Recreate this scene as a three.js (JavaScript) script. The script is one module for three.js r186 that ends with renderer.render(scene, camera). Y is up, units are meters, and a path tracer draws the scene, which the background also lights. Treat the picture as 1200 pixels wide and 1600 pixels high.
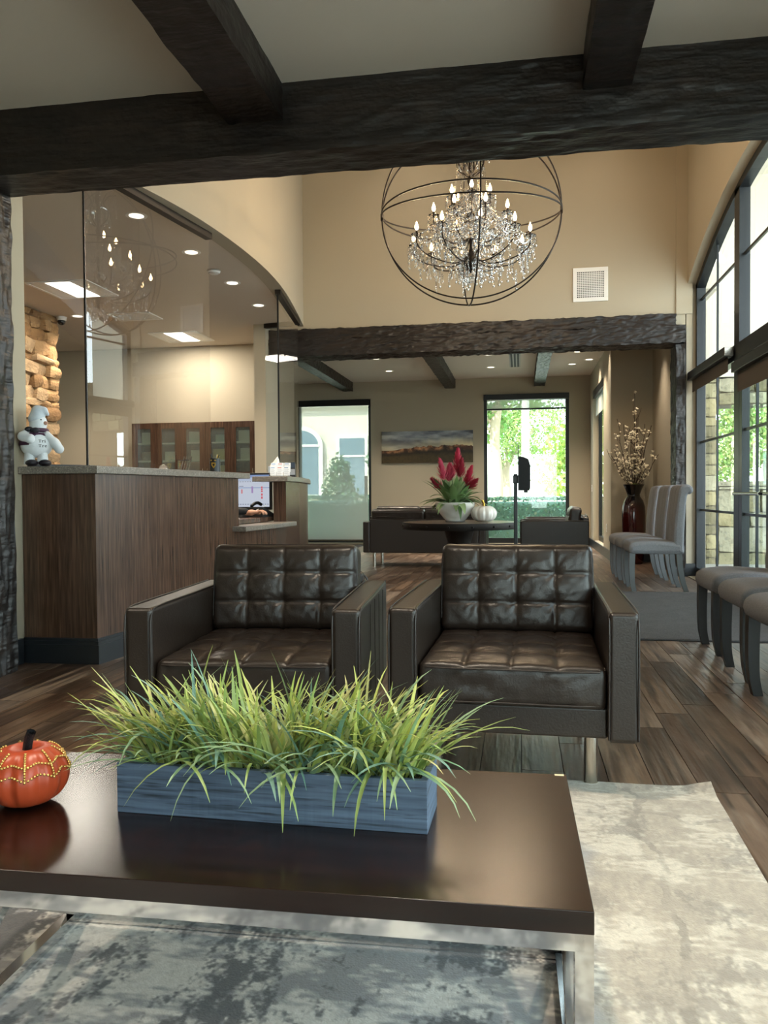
import * as THREE from 'three';
import { RoundedBoxGeometry } from 'three/addons/geometries/RoundedBoxGeometry.js';
import { mergeGeometries, mergeVertices } from 'three/addons/utils/BufferGeometryUtils.js';
import { MarchingCubes } from 'three/addons/objects/MarchingCubes.js';
import { RectAreaLightUniformsLib } from 'three/addons/lights/RectAreaLightUniformsLib.js';
import { FontLoader } from 'three/addons/loaders/FontLoader.js';
import { TextGeometry } from 'three/addons/geometries/TextGeometry.js';

// ---------------------------------------------------------------- camera, sky, sun, exposure
const scene = new THREE.Scene();
const R = (d) => d * Math.PI / 180;
const camera = new THREE.PerspectiveCamera(2 * Math.atan(800 / 1250) * 180 / Math.PI, 1200 / 1600, 0.05, 200);
camera.position.set(0, 0.93, 0);
camera.rotation.set(R(-1.305), R(9.645), R(-0.406), 'YXZ');
camera.updateMatrixWorld();
const renderer = new THREE.WebGLRenderer({ antialias: true });
renderer.toneMapping = THREE.LinearToneMapping;
renderer.toneMappingExposure = 0.8;
renderer.shadowMap.enabled = true;
renderer.shadowMap.type = THREE.PCFSoftShadowMap;
RectAreaLightUniformsLib.init();

const SKY = 11.5, SUN = 26, LAMP = 1.0;
{ // pale hazy daylight sky, the same all round
  const w = 64, h = 64, d = new Float32Array(w * h * 4);
  for (let j = 0; j < h; j++) {
    const e = Math.max(0, ((j + 0.5) / h - 0.5) * 2), t = Math.pow(e, 0.6);
    for (let i = 0; i < w; i++) d.set([SKY * (0.92 - 0.34 * t), SKY * (0.97 - 0.24 * t), SKY * (1.0 - 0.06 * t), 1], (j * w + i) * 4);
  }
  const t = new THREE.DataTexture(d, w, h, THREE.RGBAFormat, THREE.FloatType);
  t.mapping = THREE.EquirectangularReflectionMapping; t.magFilter = THREE.LinearFilter; t.needsUpdate = true;
  scene.background = t; scene.environment = t;
}
const sun = new THREE.DirectionalLight(new THREE.Color().setRGB(1.0, 0.95, 0.88), SUN);
sun.position.set(-14, 24, 9); sun.target.position.set(0, 0, -9);
sun.castShadow = true; sun.shadow.mapSize.set(4096, 4096);
Object.assign(sun.shadow.camera, { left: -26, right: 26, top: 26, bottom: -26, near: 1, far: 90 });
scene.add(sun, sun.target);

// ---------------------------------------------------------------- helpers
function rng(a) { return () => { a |= 0; a = a + 0x6D2B79F5 | 0; let t = Math.imul(a ^ a >>> 15, 1 | a); t = t + Math.imul(t ^ t >>> 7, 61 | t) ^ t; return ((t ^ t >>> 14) >>> 0) / 4294967296; }; }
const V = (x, y, z) => new THREE.Vector3(x, y, z), lerp = (a, b, t) => a + (b - a) * t;
const clamp = (x, a = 0, b = 1) => Math.min(b, Math.max(a, x)), sstep = (a, b, x) => { const t = clamp((x - a) / (b - a)); return t * t * (3 - 2 * t); };
function hash3(x, y, z) { let h = Math.imul(x, 374761393) ^ Math.imul(y, 668265263) ^ Math.imul(z, 2147483647 ^ 0x5bd1e995); h = Math.imul(h ^ h >>> 13, 1274126177); return ((h ^ h >>> 16) >>> 0) / 4294967295; }
function noise3(x, y, z) {
  const X = Math.floor(x), Y = Math.floor(y), Z = Math.floor(z), f = (t) => t * t * (3 - 2 * t), u = f(x - X), v = f(y - Y), w = f(z - Z);
  const l = (k) => lerp(lerp(hash3(X, Y, k), hash3(X + 1, Y, k), u), lerp(hash3(X, Y + 1, k), hash3(X + 1, Y + 1, k), u), v);
  return lerp(l(Z), l(Z + 1), w) * 2 - 1;
}
// tiling 2-D value noise, n by m cells over the unit square
const RT = (() => { const r = rng(99), t = new Float32Array(65536); for (let i = 0; i < 65536; i++) t[i] = r(); return t; })();
function tnoise(u, v, n, m, s = 0) {
  const x = u * n, y = v * m, X = x | 0, Y = y | 0, dx = x - X, dy = y - Y, a = dx * dx * (3 - 2 * dx), b = dy * dy * (3 - 2 * dy), X0 = X % n, X1 = (X + 1) % n, Y0 = (Y % m) * 31337 + s * 7919, Y1 = ((Y + 1) % m) * 31337 + s * 7919;
  const p = RT[(X0 * 8191 + Y0) & 65535], q = RT[(X1 * 8191 + Y0) & 65535], r = RT[(X0 * 8191 + Y1) & 65535], t = RT[(X1 * 8191 + Y1) & 65535];
  return p + (q - p) * a + (r + (t - r) * a - p - (q - p) * a) * b;
}
function fbm(u, v, n, m, o = 4, s = 0) { let t = 0, a = 0.5, q = 0; for (let k = 0; k < o; k++) { t += a * tnoise(u, v, n << k, m << k, s + k); q += a; a *= 0.5; } return t / q; }
function tex(w, h, fn, srgb = true, rep = [1, 1]) {
  const d = new Uint8Array(w * h * 4);
  for (let j = 0; j < h; j++) for (let i = 0; i < w; i++) { const c = fn((i + 0.5) / w, (j + 0.5) / h); for (let k = 0; k < 3; k++) d[(j * w + i) * 4 + k] = clamp(typeof c === 'number' ? c : c[k], 0, 1) * 255; d[(j * w + i) * 4 + 3] = 255; }
  const t = new THREE.DataTexture(d, w, h); t.wrapS = t.wrapT = THREE.RepeatWrapping; t.magFilter = THREE.LinearFilter; t.minFilter = THREE.LinearMipmapLinearFilter; t.generateMipmaps = true;
  if (srgb) t.colorSpace = THREE.SRGBColorSpace; t.repeat.set(...rep); t.needsUpdate = true; return t;
}
const hex = (s) => [1, 3, 5].map((i) => parseInt(s.slice(i, i + 2), 16) / 255), mix = (a, b, t) => a.map((x, i) => lerp(x, b[i], clamp(t)));
const mat = (o) => new THREE.MeshPhysicalMaterial({ roughness: 0.6, ...o });

// uv in metres from the geometry's own axes, face by face
function uvm(g, k = 1) {
  if (g.index) g = g.toNonIndexed();
  const p = g.attributes.position, uv = new Float32Array(p.count * 2), a = V(), b = V(), c = V();
  for (let i = 0; i < p.count; i += 3) {
    a.fromBufferAttribute(p, i); b.fromBufferAttribute(p, i + 1).sub(a); c.fromBufferAttribute(p, i + 2).sub(a); b.cross(c);
    const x = Math.abs(b.x), y = Math.abs(b.y), z = Math.abs(b.z);
    for (let q = i; q < i + 3; q++) { const P = [p.getX(q), p.getY(q), p.getZ(q)], w = x >= y && x >= z ? [P[2], P[1]] : y >= z ? [P[0], P[2]] : [P[0], P[1]]; uv[q * 2] = w[0] * k; uv[q * 2 + 1] = w[1] * k; }
  }
  g.setAttribute('uv', new THREE.BufferAttribute(uv, 2)); return g;
}
function flat(g) { if (g.index) g = g.toNonIndexed(); for (const k of Object.keys(g.attributes)) if (!['position', 'normal', 'uv'].includes(k)) g.deleteAttribute(k); g.morphAttributes = {}; if (!g.attributes.uv) g = uvm(g); return g; }
const mg = (list) => list.length === 1 ? list[0] : mergeGeometries(list.map(flat));
const bx = (w, h, d, x = 0, y = 0, z = 0, r = 0) => uvm((r ? new RoundedBoxGeometry(w, h, d, 2, Math.min(r, w / 2.01, h / 2.01, d / 2.01)) : new THREE.BoxGeometry(w, h, d)).translate(x, y, z));
const bb = (x0, x1, y0, y1, z0, z1, r = 0) => bx(x1 - x0, y1 - y0, z1 - z0, (x0 + x1) / 2, (y0 + y1) / 2, (z0 + z1) / 2, r);
const cyl = (r0, r1, h, x = 0, y = 0, z = 0, s = 20) => flat(new THREE.CylinderGeometry(r1, r0, h, s).translate(x, y + h / 2, z));
const lathe = (pts, s = 32) => flat(new THREE.LatheGeometry(pts.map((p) => new THREE.Vector2(...p)), s));
const tube = (pts, r, n = 24, s = 6, closed = false) => flat(new THREE.TubeGeometry(new THREE.CatmullRomCurve3(pts.map((p) => p.isVector3 ? p : V(...p)), closed), n, r, s, closed));
const bar = (a, b, r, s = 8) => { const A = V(...a), B = V(...b), g = new THREE.CylinderGeometry(r, r, A.distanceTo(B), s); g.applyQuaternion(new THREE.Quaternion().setFromUnitVectors(V(0, 1, 0), B.clone().sub(A).normalize())); return flat(g.translate((A.x + B.x) / 2, (A.y + B.y) / 2, (A.z + B.z) / 2)); };
// square bar from a to b, w by h
const sqbar = (a, b, w, h = w) => { const A = V(...a), B = V(...b), L = A.distanceTo(B), g = new THREE.BoxGeometry(w, h, L); const m = new THREE.Matrix4().lookAt(A, B, V(0, 1, 0)); g.applyMatrix4(m); return uvm(g.translate((A.x + B.x) / 2, (A.y + B.y) / 2, (A.z + B.z) / 2)); };
const ext = (shape, depth, bevel = 0, seg = 12) => uvm(new THREE.ExtrudeGeometry(shape, { depth, bevelEnabled: bevel > 0, bevelSize: bevel, bevelThickness: bevel, bevelSegments: 2, curveSegments: seg }));
const poly = (pts) => new THREE.Shape(pts.map((p) => new THREE.Vector2(...p)));
// plan polygon (x, z) raised from y0 to y1
const plan = (pts, y0, y1, bevel = 0) => { const g = ext(poly(pts.map(([x, z]) => [x, -z])), y1 - y0 - 2 * bevel, bevel); g.rotateX(-Math.PI / 2).translate(0, y0 + bevel, 0); return uvm(g); };
const smooth = (g) => { g = g.clone(); g.deleteAttribute('normal'); g.deleteAttribute('uv'); g = mergeVertices(g, 1e-5); g.computeVertexNormals(); return g; };

const used = {};
function numbered(n) { const k = used[n] = (used[n] ?? -1) + 1; return k ? `${n}_${String(k).padStart(3, '0')}` : n; }
function mk(name, geo, material, parent) { const m = new THREE.Mesh(geo, material); m.name = name; m.castShadow = m.receiveShadow = true; parent?.add(m); return m; }
function thing(name, label, category, [x, y, z] = [0, 0, 0], turn = 0, group) { const o = new THREE.Group(); o.name = numbered(name); scene.add(o); o.position.set(x, y, z); o.rotation.y = turn; o.userData = { label, category }; if (group) o.userData.group = group; return o; }
function one(name, geo, material, label, category, group) { const o = mk(numbered(name), geo, material, scene); o.userData = { label, category }; if (group) o.userData.group = group; return o; }
function dup(root, [x, y, z], turn, label) { const r = root.clone(); r.name = numbered(root.name.replace(/_\d{3}$/, '')); r.userData = { ...root.userData }; if (label) r.userData.label = label; scene.add(r); r.position.set(x, y, z); r.rotation.y = turn; return r; }
function struct(name, geo, material, label) { const o = geo ? mk(name, geo, material, scene) : new THREE.Group(); o.name = name; if (!geo) scene.add(o); o.userData = { kind: 'structure', category: name.split('_')[0] }; if (label) o.userData.label = label; return o; }
const stuff = (o) => { o.userData.kind = 'stuff'; return o; };
function sdfGeo(fn, c, half, res) {
  const mc = new MarchingCubes(res, new THREE.MeshBasicMaterial(), false, false, 150000), h = res / 2;
  for (let k = 0; k < res; k++) for (let j = 0; j < res; j++) for (let i = 0; i < res; i++) mc.field[i + j * res + k * res * res] = -fn(c[0] + (i - h) / h * half, c[1] + (j - h) / h * half, c[2] + (k - h) / h * half);
  mc.isolation = 0; mc.update();
  const p = mc.positionArray.slice(0, mc.count * 3); for (let i = 0; i < p.length; i++) p[i] = p[i] * half + c[i % 3];
  let g = new THREE.BufferGeometry(); g.setAttribute('position', new THREE.BufferAttribute(p, 3)); g = mergeVertices(g, half * 1e-4); g.computeVertexNormals(); return flat(g);
}
function capsule(p, a, b, ra, rb) { const ab = [b[0] - a[0], b[1] - a[1], b[2] - a[2]], ap = [p[0] - a[0], p[1] - a[1], p[2] - a[2]], t = clamp((ab[0] * ap[0] + ab[1] * ap[1] + ab[2] * ap[2]) / (ab[0] ** 2 + ab[1] ** 2 + ab[2] ** 2 + 1e-12)); return Math.hypot(ap[0] - ab[0] * t, ap[1] - ab[1] * t, ap[2] - ab[2] * t) - lerp(ra, rb, t); }
const smin = (a, b, k) => { const h = clamp(0.5 + 0.5 * (b - a) / k); return lerp(b, a, h) - k * h * (1 - h); };
// hewn timber: a finely cut box whose faces are pushed in and out
function hewn(w, h, d, amp, seed, cell = 0.05, fine = 1) {
  const long = Math.max(w, h, d), n = (x) => Math.max(2, Math.min(340, Math.round(x / (x === long ? cell * 0.8 : cell * 0.55))));
  let g = new THREE.BoxGeometry(w, h, d, n(w), n(h), n(d)); const p = g.attributes.position, s = (q) => (q === long ? 5 : 22) * fine, S = [s(w), s(h), s(d)];
  for (let i = 0; i < p.count; i++) {
    const x = p.getX(i), y = p.getY(i), z = p.getZ(i), f = (o) => { const q = noise3(x * S[0] + o, y * S[1] + seed, z * S[2]), q2 = noise3(x * S[0] * 2.6 + o, y * S[1] * 2.2, z * S[2] * 2.6 + seed); return amp * (0.7 * q + 0.65 * q2 - 0.5 * Math.max(0, noise3(x * S[0] * 0.6 + o + 9, y * S[1] * 0.6, z * S[2] * 0.6) - 0.35)); };
    p.setXYZ(i, x + (Math.abs(x) > w / 2 - 1e-4 ? f(3.1) * Math.sign(x) : 0), y + (Math.abs(y) > h / 2 - 1e-4 ? f(17.7) * Math.sign(y) : 0), z + (Math.abs(z) > d / 2 - 1e-4 ? f(41.3) * Math.sign(z) : 0));
  }
  g.computeVertexNormals(); return uvm(g);
}

// ---------------------------------------------------------------- materials
const T = {};
T.peel = tex(256, 256, (u, v) => fbm(u, v, 24, 24, 3, 5), false, [1.6, 1.6]);
T.grain = tex(512, 512, (u, v) => { const w = fbm(u, v, 4, 2, 3, 11) * 0.5, g = fbm((u + w * 0.06) % 1, v, 90, 3, 3, 3), k = fbm(u, v, 180, 6, 2, 8); return 0.6 * g + 0.4 * k; }, false, [1.1, 1.1]);
T.laminate = tex(512, 512, (u, v) => { const g = fbm(u, v, 80, 4, 4, 21), k = tnoise(u, v, 200, 5, 4), c = mix(hex('#3a281f'), hex('#694e3d'), g * 1.3 - 0.15); return mix(c, hex('#2a1c15'), k > 0.72 ? (k - 0.72) * 2.4 : 0); }, true, [1.4, 1.4]);
T.espresso = tex(512, 256, (u, v) => { const g = fbm(u, v, 4, 70, 4, 31); return mix(hex('#140b09'), hex('#2a1811'), g * 1.2 - 0.1); }, true, [1, 1]);
T.beam = tex(512, 512, (u, v) => { const g = fbm(u, v, 8, 46, 4, 41), k = fbm(u, v, 6, 10, 3, 45); return mix(mix(hex('#0f0b09'), hex('#2a1f19'), g * 1.35 - 0.2), hex('#43372f'), k > 0.62 ? (k - 0.62) * 1.8 : 0); }, true, [0.9, 0.9]);
T.beamUp = tex(512, 512, (u, v) => { const g = fbm(v, u, 8, 46, 4, 41), k = fbm(v, u, 6, 10, 3, 45); return mix(mix(hex('#0f0b09'), hex('#2a1f19'), g * 1.35 - 0.2), hex('#43372f'), k > 0.62 ? (k - 0.62) * 1.8 : 0); }, true, [0.9, 0.9]);
T.beamBump = tex(512, 512, (u, v) => 0.5 * fbm(u, v, 6, 40, 4, 51) + 0.5 * fbm(u, v, 18, 24, 4, 55), false, [0.9, 0.9]);
T.plank = [0, 1, 2].map((s) => tex(512, 512, (u, v) => { // weathered wood-look tile, grain along v
  const g = fbm(u, v, 60, 4, 4, 61 + s * 7), b = fbm(u, v, 5, 4, 4, 65 + s * 7), k = fbm(u, v, 26, 8, 4, 67 + s * 7);
  let c = mix(hex('#523f33'), hex('#94806f'), b * 1.9 - 0.45); c = mix(c, hex('#2b231e'), clamp(g * 2.6 - 1.2) * 0.8); c = mix(c, hex('#a89a8d'), clamp(k * 4 - 2.5) * 0.75); return c;
}, true, [0.8, 0.55]));
T.plankBump = tex(512, 512, (u, v) => 0.55 * fbm(u, v, 60, 5, 4, 61) + 0.45 * fbm(u, v, 26, 12, 4, 67), false, [1.0, 0.7]);
T.leather = tex(512, 512, (u, v) => 0.6 * fbm(u, v, 64, 64, 3, 71) + 0.4 * fbm(u, v, 14, 14, 3, 75), false, [4.5, 4.5]);
T.weave = tex(256, 256, (u, v) => 0.5 + 0.25 * Math.sin(u * 2 * Math.PI * 48) * Math.sin(v * 2 * Math.PI * 48) + 0.3 * (fbm(u, v, 40, 40, 3, 81) - 0.5), false, [6, 6]);
T.greyFabric = tex(256, 256, (u, v) => mix(hex('#707074'), hex('#8d8c90'), fbm(u, v, 60, 60, 3, 83)), true, [4, 4]);
T.counter = tex(256, 256, (u, v) => { const n = tnoise(u, v, 128, 128, 91), m = tnoise(u, v, 90, 90, 93); return mix(mix(hex('#6d645c'), hex('#8d847a'), n), m > 0.8 ? hex('#b9b0a4') : hex('#4b443e'), m > 0.8 || m < 0.2 ? 0.6 : 0); }, true, [2.5, 2.5]);
T.mat = tex(512, 512, (u, v) => mix(hex('#353231'), hex('#565150'), 0.65 * fbm(u, v, 100, 100, 2, 95) + 0.35 * fbm(u, v, 10, 10, 4, 97)), true, [1.4, 1.4]);
T.rug = tex(800, 1200, (u, v) => { // distressed rug, one picture over the whole rug: worn cream border, contrasting slate and cream field
  const x = (u - 0.5) * 2.2, z = (v - 0.5) * 3.3, g = tnoise(u, v, 380, 560, 115), f = fbm(u, v, 150, 110, 2, 107), w = fbm(u, v, 70, 260, 2, 119), l = fbm(u, v, 20, 34, 5, 109), d = fbm(u, v, 16, 26, 5, 101), big = fbm(u, v, 4, 6, 3, 103);
  const fx = Math.abs(x) + 0.14 * (d - 0.5), fz = Math.abs(z - 0.02) + 0.14 * (l - 0.5), field = sstep(0.72, 0.62, fx) * sstep(1.28, 1.18, fz);
  let c = mix(hex('#9c9184'), hex('#b9ad9c'), f); c = mix(c, hex('#d8cfbf'), clamp((l + 0.4 * (w - 0.5) + 0.25 * (big - 0.5) - 0.5) * 5) * 0.7); c = mix(c, hex('#80786f'), clamp((d + 0.5 * (f - 0.5) + 0.15 * (g - 0.5) - 0.57) * 5) * 0.6);
  let k = mix(hex('#8d8f93'), hex('#d9d6d0'), clamp((l + 0.45 * (w - 0.5) - 0.42) * 5)); k = mix(k, hex('#4a4d53'), clamp((d + 0.4 * (f - 0.5) + 0.2 * (g - 0.5) - 0.49) * 7) * 0.9); c = mix(c, k, field * 0.9);
  if (Math.abs(fx - 0.86) < 0.012 || Math.abs(fz - 1.42) < 0.012) c = mix(c, hex('#7d756b'), 0.55 * clamp(f * 2 - 0.4)); return mix(c, hex('#7f786e'), g * 0.22);
}, true, [1 / 2.2, 1 / 3.3]); T.rug.offset.set(0.5, 0.5);
T.rugBump = tex(512, 512, (u, v) => 0.6 * tnoise(u, v, 170, 170, 111) + 0.4 * fbm(u, v, 30, 30, 3, 113), false, [2.2, 2.2]);
T.stone = tex(256, 256, (u, v) => mix(mix(hex('#8f7355'), hex('#c9a97f'), fbm(u, v, 5, 5, 5, 121)), hex('#6d5844'), clamp(fbm(u, v, 12, 12, 4, 125) * 3 - 1.8)), true, [2.2, 2.2]);
T.flag = tex(256, 256, (u, v) => mix(mix(hex('#8d8872'), hex('#c4bda2'), fbm(u, v, 5, 5, 5, 131)), hex('#6f6a5c'), clamp(fbm(u, v, 14, 14, 4, 135) * 3 - 1.8)), true, [1.6, 1.6]);
T.stoneBump = tex(256, 256, (u, v) => fbm(u, v, 14, 14, 5, 127), false, [2.2, 2.2]);
T.bluewood = tex(512, 256, (u, v) => { const g = fbm(u, v, 5, 60, 4, 141), k = fbm(u, v, 9, 90, 3, 145); let c = mix(hex('#414e61'), hex('#647489'), g * 1.4 - 0.2); c = mix(c, hex('#20262e'), clamp(k * 4 - 2.35) * 0.8); return c; }, true, [1.6, 4]);
T.plaster = tex(256, 256, (u, v) => fbm(u, v, 30, 30, 4, 151), false, [1, 1]);

const M = {
  wall: mat({ color: '#aea38e', roughness: 0.85, bumpMap: T.peel, bumpScale: 0.0004 }),
  ceil: mat({ color: '#cdc2b4', roughness: 0.9, bumpMap: T.peel, bumpScale: 0.0004 }),
  black: mat({ color: '#17181a', roughness: 0.35 }), blackMatte: mat({ color: '#141414', roughness: 0.7 }),
  base: mat({ color: '#22262a', roughness: 0.32 }),
  bronze: mat({ color: '#2a2622', roughness: 0.4, metalness: 0.5 }),
  frame: mat({ color: '#1e2225', roughness: 0.36, metalness: 0.3 }),
  beam: mat({ map: T.beam, roughness: 0.44, bumpMap: T.beamBump, bumpScale: 0.01 }),
  beamUp: mat({ map: T.beamUp, roughness: 0.44, bumpMap: T.beamBump, bumpScale: 0.014 }),
  laminate: mat({ map: T.laminate, roughness: 0.27, bumpMap: T.grain, bumpScale: 0.0005 }),
  counter: mat({ map: T.counter, roughness: 0.35 }),
  espresso: mat({ map: T.espresso, roughness: 0.22 }),
  chrome: mat({ color: '#d8d8d8', metalness: 1, roughness: 0.06 }), steel: mat({ color: '#b9b3a8', metalness: 1, roughness: 0.22 }),
  leather: mat({ color: '#251d18', roughness: 0.35, bumpMap: T.leather, bumpScale: 0.0006 }),
  piping: mat({ color: '#231b17', roughness: 0.4 }),
  grey: mat({ map: T.greyFabric, roughness: 0.9, bumpMap: T.weave, bumpScale: 0.0006, sheen: 0.4, sheenRoughness: 0.6, sheenColor: '#808088' }),
  darkwood: mat({ color: '#15100e', roughness: 0.38 }), greywood: mat({ color: '#5c5f60', roughness: 0.4 }),
  glass: mat({ color: '#ffffff', roughness: 0, transmission: 1, thickness: 0, ior: 1.5 }),
  pane: mat({ color: '#eef6f2', roughness: 0, transmission: 1, thickness: 0, ior: 1.5 }),
  crystal: mat({ color: '#ffffff', roughness: 0, transmission: 1, thickness: 0.02, ior: 1.55 }),
  white: mat({ color: '#e8e6e1', roughness: 0.5 }), ceramic: mat({ color: '#e6e2d9', roughness: 0.12 }),
  iron: mat({ color: '#1d1713', roughness: 0.5, metalness: 0.6 }),
  rug: mat({ map: T.rug, roughness: 1, bumpMap: T.rugBump, bumpScale: 0.001, sheen: 0.3, sheenColor: '#ffffff' }),
  mat: mat({ map: T.mat, roughness: 1, bumpMap: T.rugBump, bumpScale: 0.003 }),
  grout: mat({ color: '#1f1a17', roughness: 0.9 }),
  lampGlow: (k = 6, c = [1, 0.86, 0.68]) => new THREE.MeshStandardMaterial({ color: '#fff6e8', emissive: new THREE.Color().setRGB(...c), emissiveIntensity: k }),
  plaster: mat({ color: '#d6cfc0', roughness: 0.9, bumpMap: T.plaster, bumpScale: 0.002 }),
};
M.plank = []; for (const t of T.plank) for (const c of ['#ffffff', '#d9d2cc', '#bdb3ab', '#f0e2d4']) M.plank.push(mat({ map: t, color: c, roughness: 0.32, bumpMap: T.plankBump, bumpScale: 0.004 }));
M.stones = ['#ffffff', '#e6dccb', '#cbb9a0', '#f0e2cc'].map((c) => mat({ map: T.stone, color: c, roughness: 0.9, bumpMap: T.stoneBump, bumpScale: 0.008 }));
M.flags = ['#ffffff', '#e3e0d0', '#c9c3ae', '#f2ead2', '#b8b4a6'].map((c) => mat({ map: T.flag, color: c, roughness: 0.9, bumpMap: T.stoneBump, bumpScale: 0.008 }));

// ---------------------------------------------------------------- the shell
const CE = 2.82, OC = 2.92, HI = 5.4, LC = 2.98, ZB = -14.45;                  // ceilings of office / near lounge, entrance hall, far lounge; far back wall
const curve = new THREE.CatmullRomCurve3([[-2.76, -3.7], [-2.6, -4.2], [-2.41, -4.8], [-2.281, -5.402], [-2.225, -5.9], [-2.2, -6.4], [-2.203, -6.916], [-2.258, -7.594], [-2.402, -8.557], [-2.53, -9.3]].map(([x, z]) => V(x, 0, z)));
const curvePts = curve.getPoints(48);

{ // floor: slab with wood-look plank tiles laid along the room
  const fl = struct('floor', null, null, 'dark brown wood-look plank tile floor');
  mk('slab', bb(-7.2, 2.05, -0.2, -0.004, -14.6, 3.2), M.grout, fl);
  const W = 0.1385, L = 0.9, gap = 0.0028, rnd = rng(7), x0 = -2.7 - 0.067, geos = [], far = [[], [], []], rows = 33;
  const gm = (uo, vo) => { const g = bx(W - gap, 0.01, L - gap, 0, -0.005, 0), uv = g.attributes.uv; for (let i = 0; i < uv.count; i++) uv.setXY(i, uv.getX(i) + uo, uv.getY(i) + vo); return g; };
  for (let k = 0; k < 8; k++) geos.push(gm(k * 0.37, k * 0.61));
  for (let r = 0; r < rows; r++) {
    const x = x0 + (r + 0.5) * W, off = [0, 0.3, 0.6, 0.15, 0.45][(r * 2) % 5] + rnd() * 0.08;
    for (let z = -14.9 + off; z < 3; z += L) {
      const gi = Math.floor(rnd() * 8), mi = Math.floor(rnd() * M.plank.length), dy = rnd() * -0.0006;
      if (z > -8.1 && z < -1.5 && !(z > -2.3 && x > -1.4)) { const p = mk('plank', geos[gi], M.plank[mi], fl); p.position.set(x, dy, z + 0.0); p.rotation.z = (rnd() - 0.5) * 0.004; }
      else far[mi % 3].push(geos[gi].clone().translate(x, dy, z));
    }
  }
  far.forEach((l, i) => stuff(mk('distant_planks', mg(l), M.plank[i * 4 + i], fl)));
}
// far lounge back wall with two tall windows
const zyShape = (pts, holes = []) => { const s = poly(pts); for (const h of holes) s.holes.push(new THREE.Path(h.map((p) => new THREE.Vector2(...p)))); return s; };
const rect = (a, b, c, d) => [[a, c], [b, c], [b, d], [a, d]];
const WL = [-4.09, -2.69, 0.03, 2.67], WR = [-0.635, 0.86, 0.03, 2.685];
struct('wall_back', ext(zyShape(rect(-5.2, 1.4, 0, 3.2), [rect(...WL), rect(...WR)]), 0.22).translate(0, 0, ZB - 0.22), M.wall, 'beige far lounge wall with two tall windows');
struct('wall_lounge_left', bb(-5.3, -5.1, 0, 3.2, ZB, -10.2), M.wall, 'beige side wall of the far lounge behind the office');
// far lounge right wall (x = 1.22), its window, the alcove
struct('wall_lounge_right', uvm(ext(zyShape(rect(ZB, -11.2, 0, 3.2), [rect(-13.9, -12.2, 0.12, 2.63)]), 0.15).rotateY(-Math.PI / 2).translate(1.37, 0, 0)), M.wall, 'narrow lounge wall with a deep window beside the alcove');
struct('wall_alcove', mg([bb(1.205, 1.9, 0, 3.2, -11.26, -11.09), bb(1.745, 1.9, 0, 3.2, -11.12, -9.5)]), M.wall, 'beige alcove walls behind the tall vase');
struct('ceiling_lounge', bb(-5.2, 1.9, LC, LC + 0.12, ZB, -9.47), M.ceil, 'flat ceiling of the far lounge with recessed lights');
// wall over the wide opening between entrance hall and lounge
struct('wall_hall_jamb', mg([bb(1.8, 1.86, 0, 2.87, -9.47, -9.22)]), M.wall, 'narrow wall strip between the timber post and the arched glazing');
struct('trim_2', bb(1.69, 1.79, 2.745, 2.87, -9.47, -9.22), M.wall, 'small drywall block above the end of the lower lintel timber');
struct('wall_hall_end', ext(zyShape(rect(-3.0, 1.86, 2.87, HI)), 0.25).translate(0, 0, -9.47), M.wall, 'tall beige wall above the timber lintel');
struct('trim_1', bb(1.69, 1.86, 2.87, HI, -9.23, -9.2), M.wall, 'narrow drywall strip in the corner by the arched window');
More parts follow.
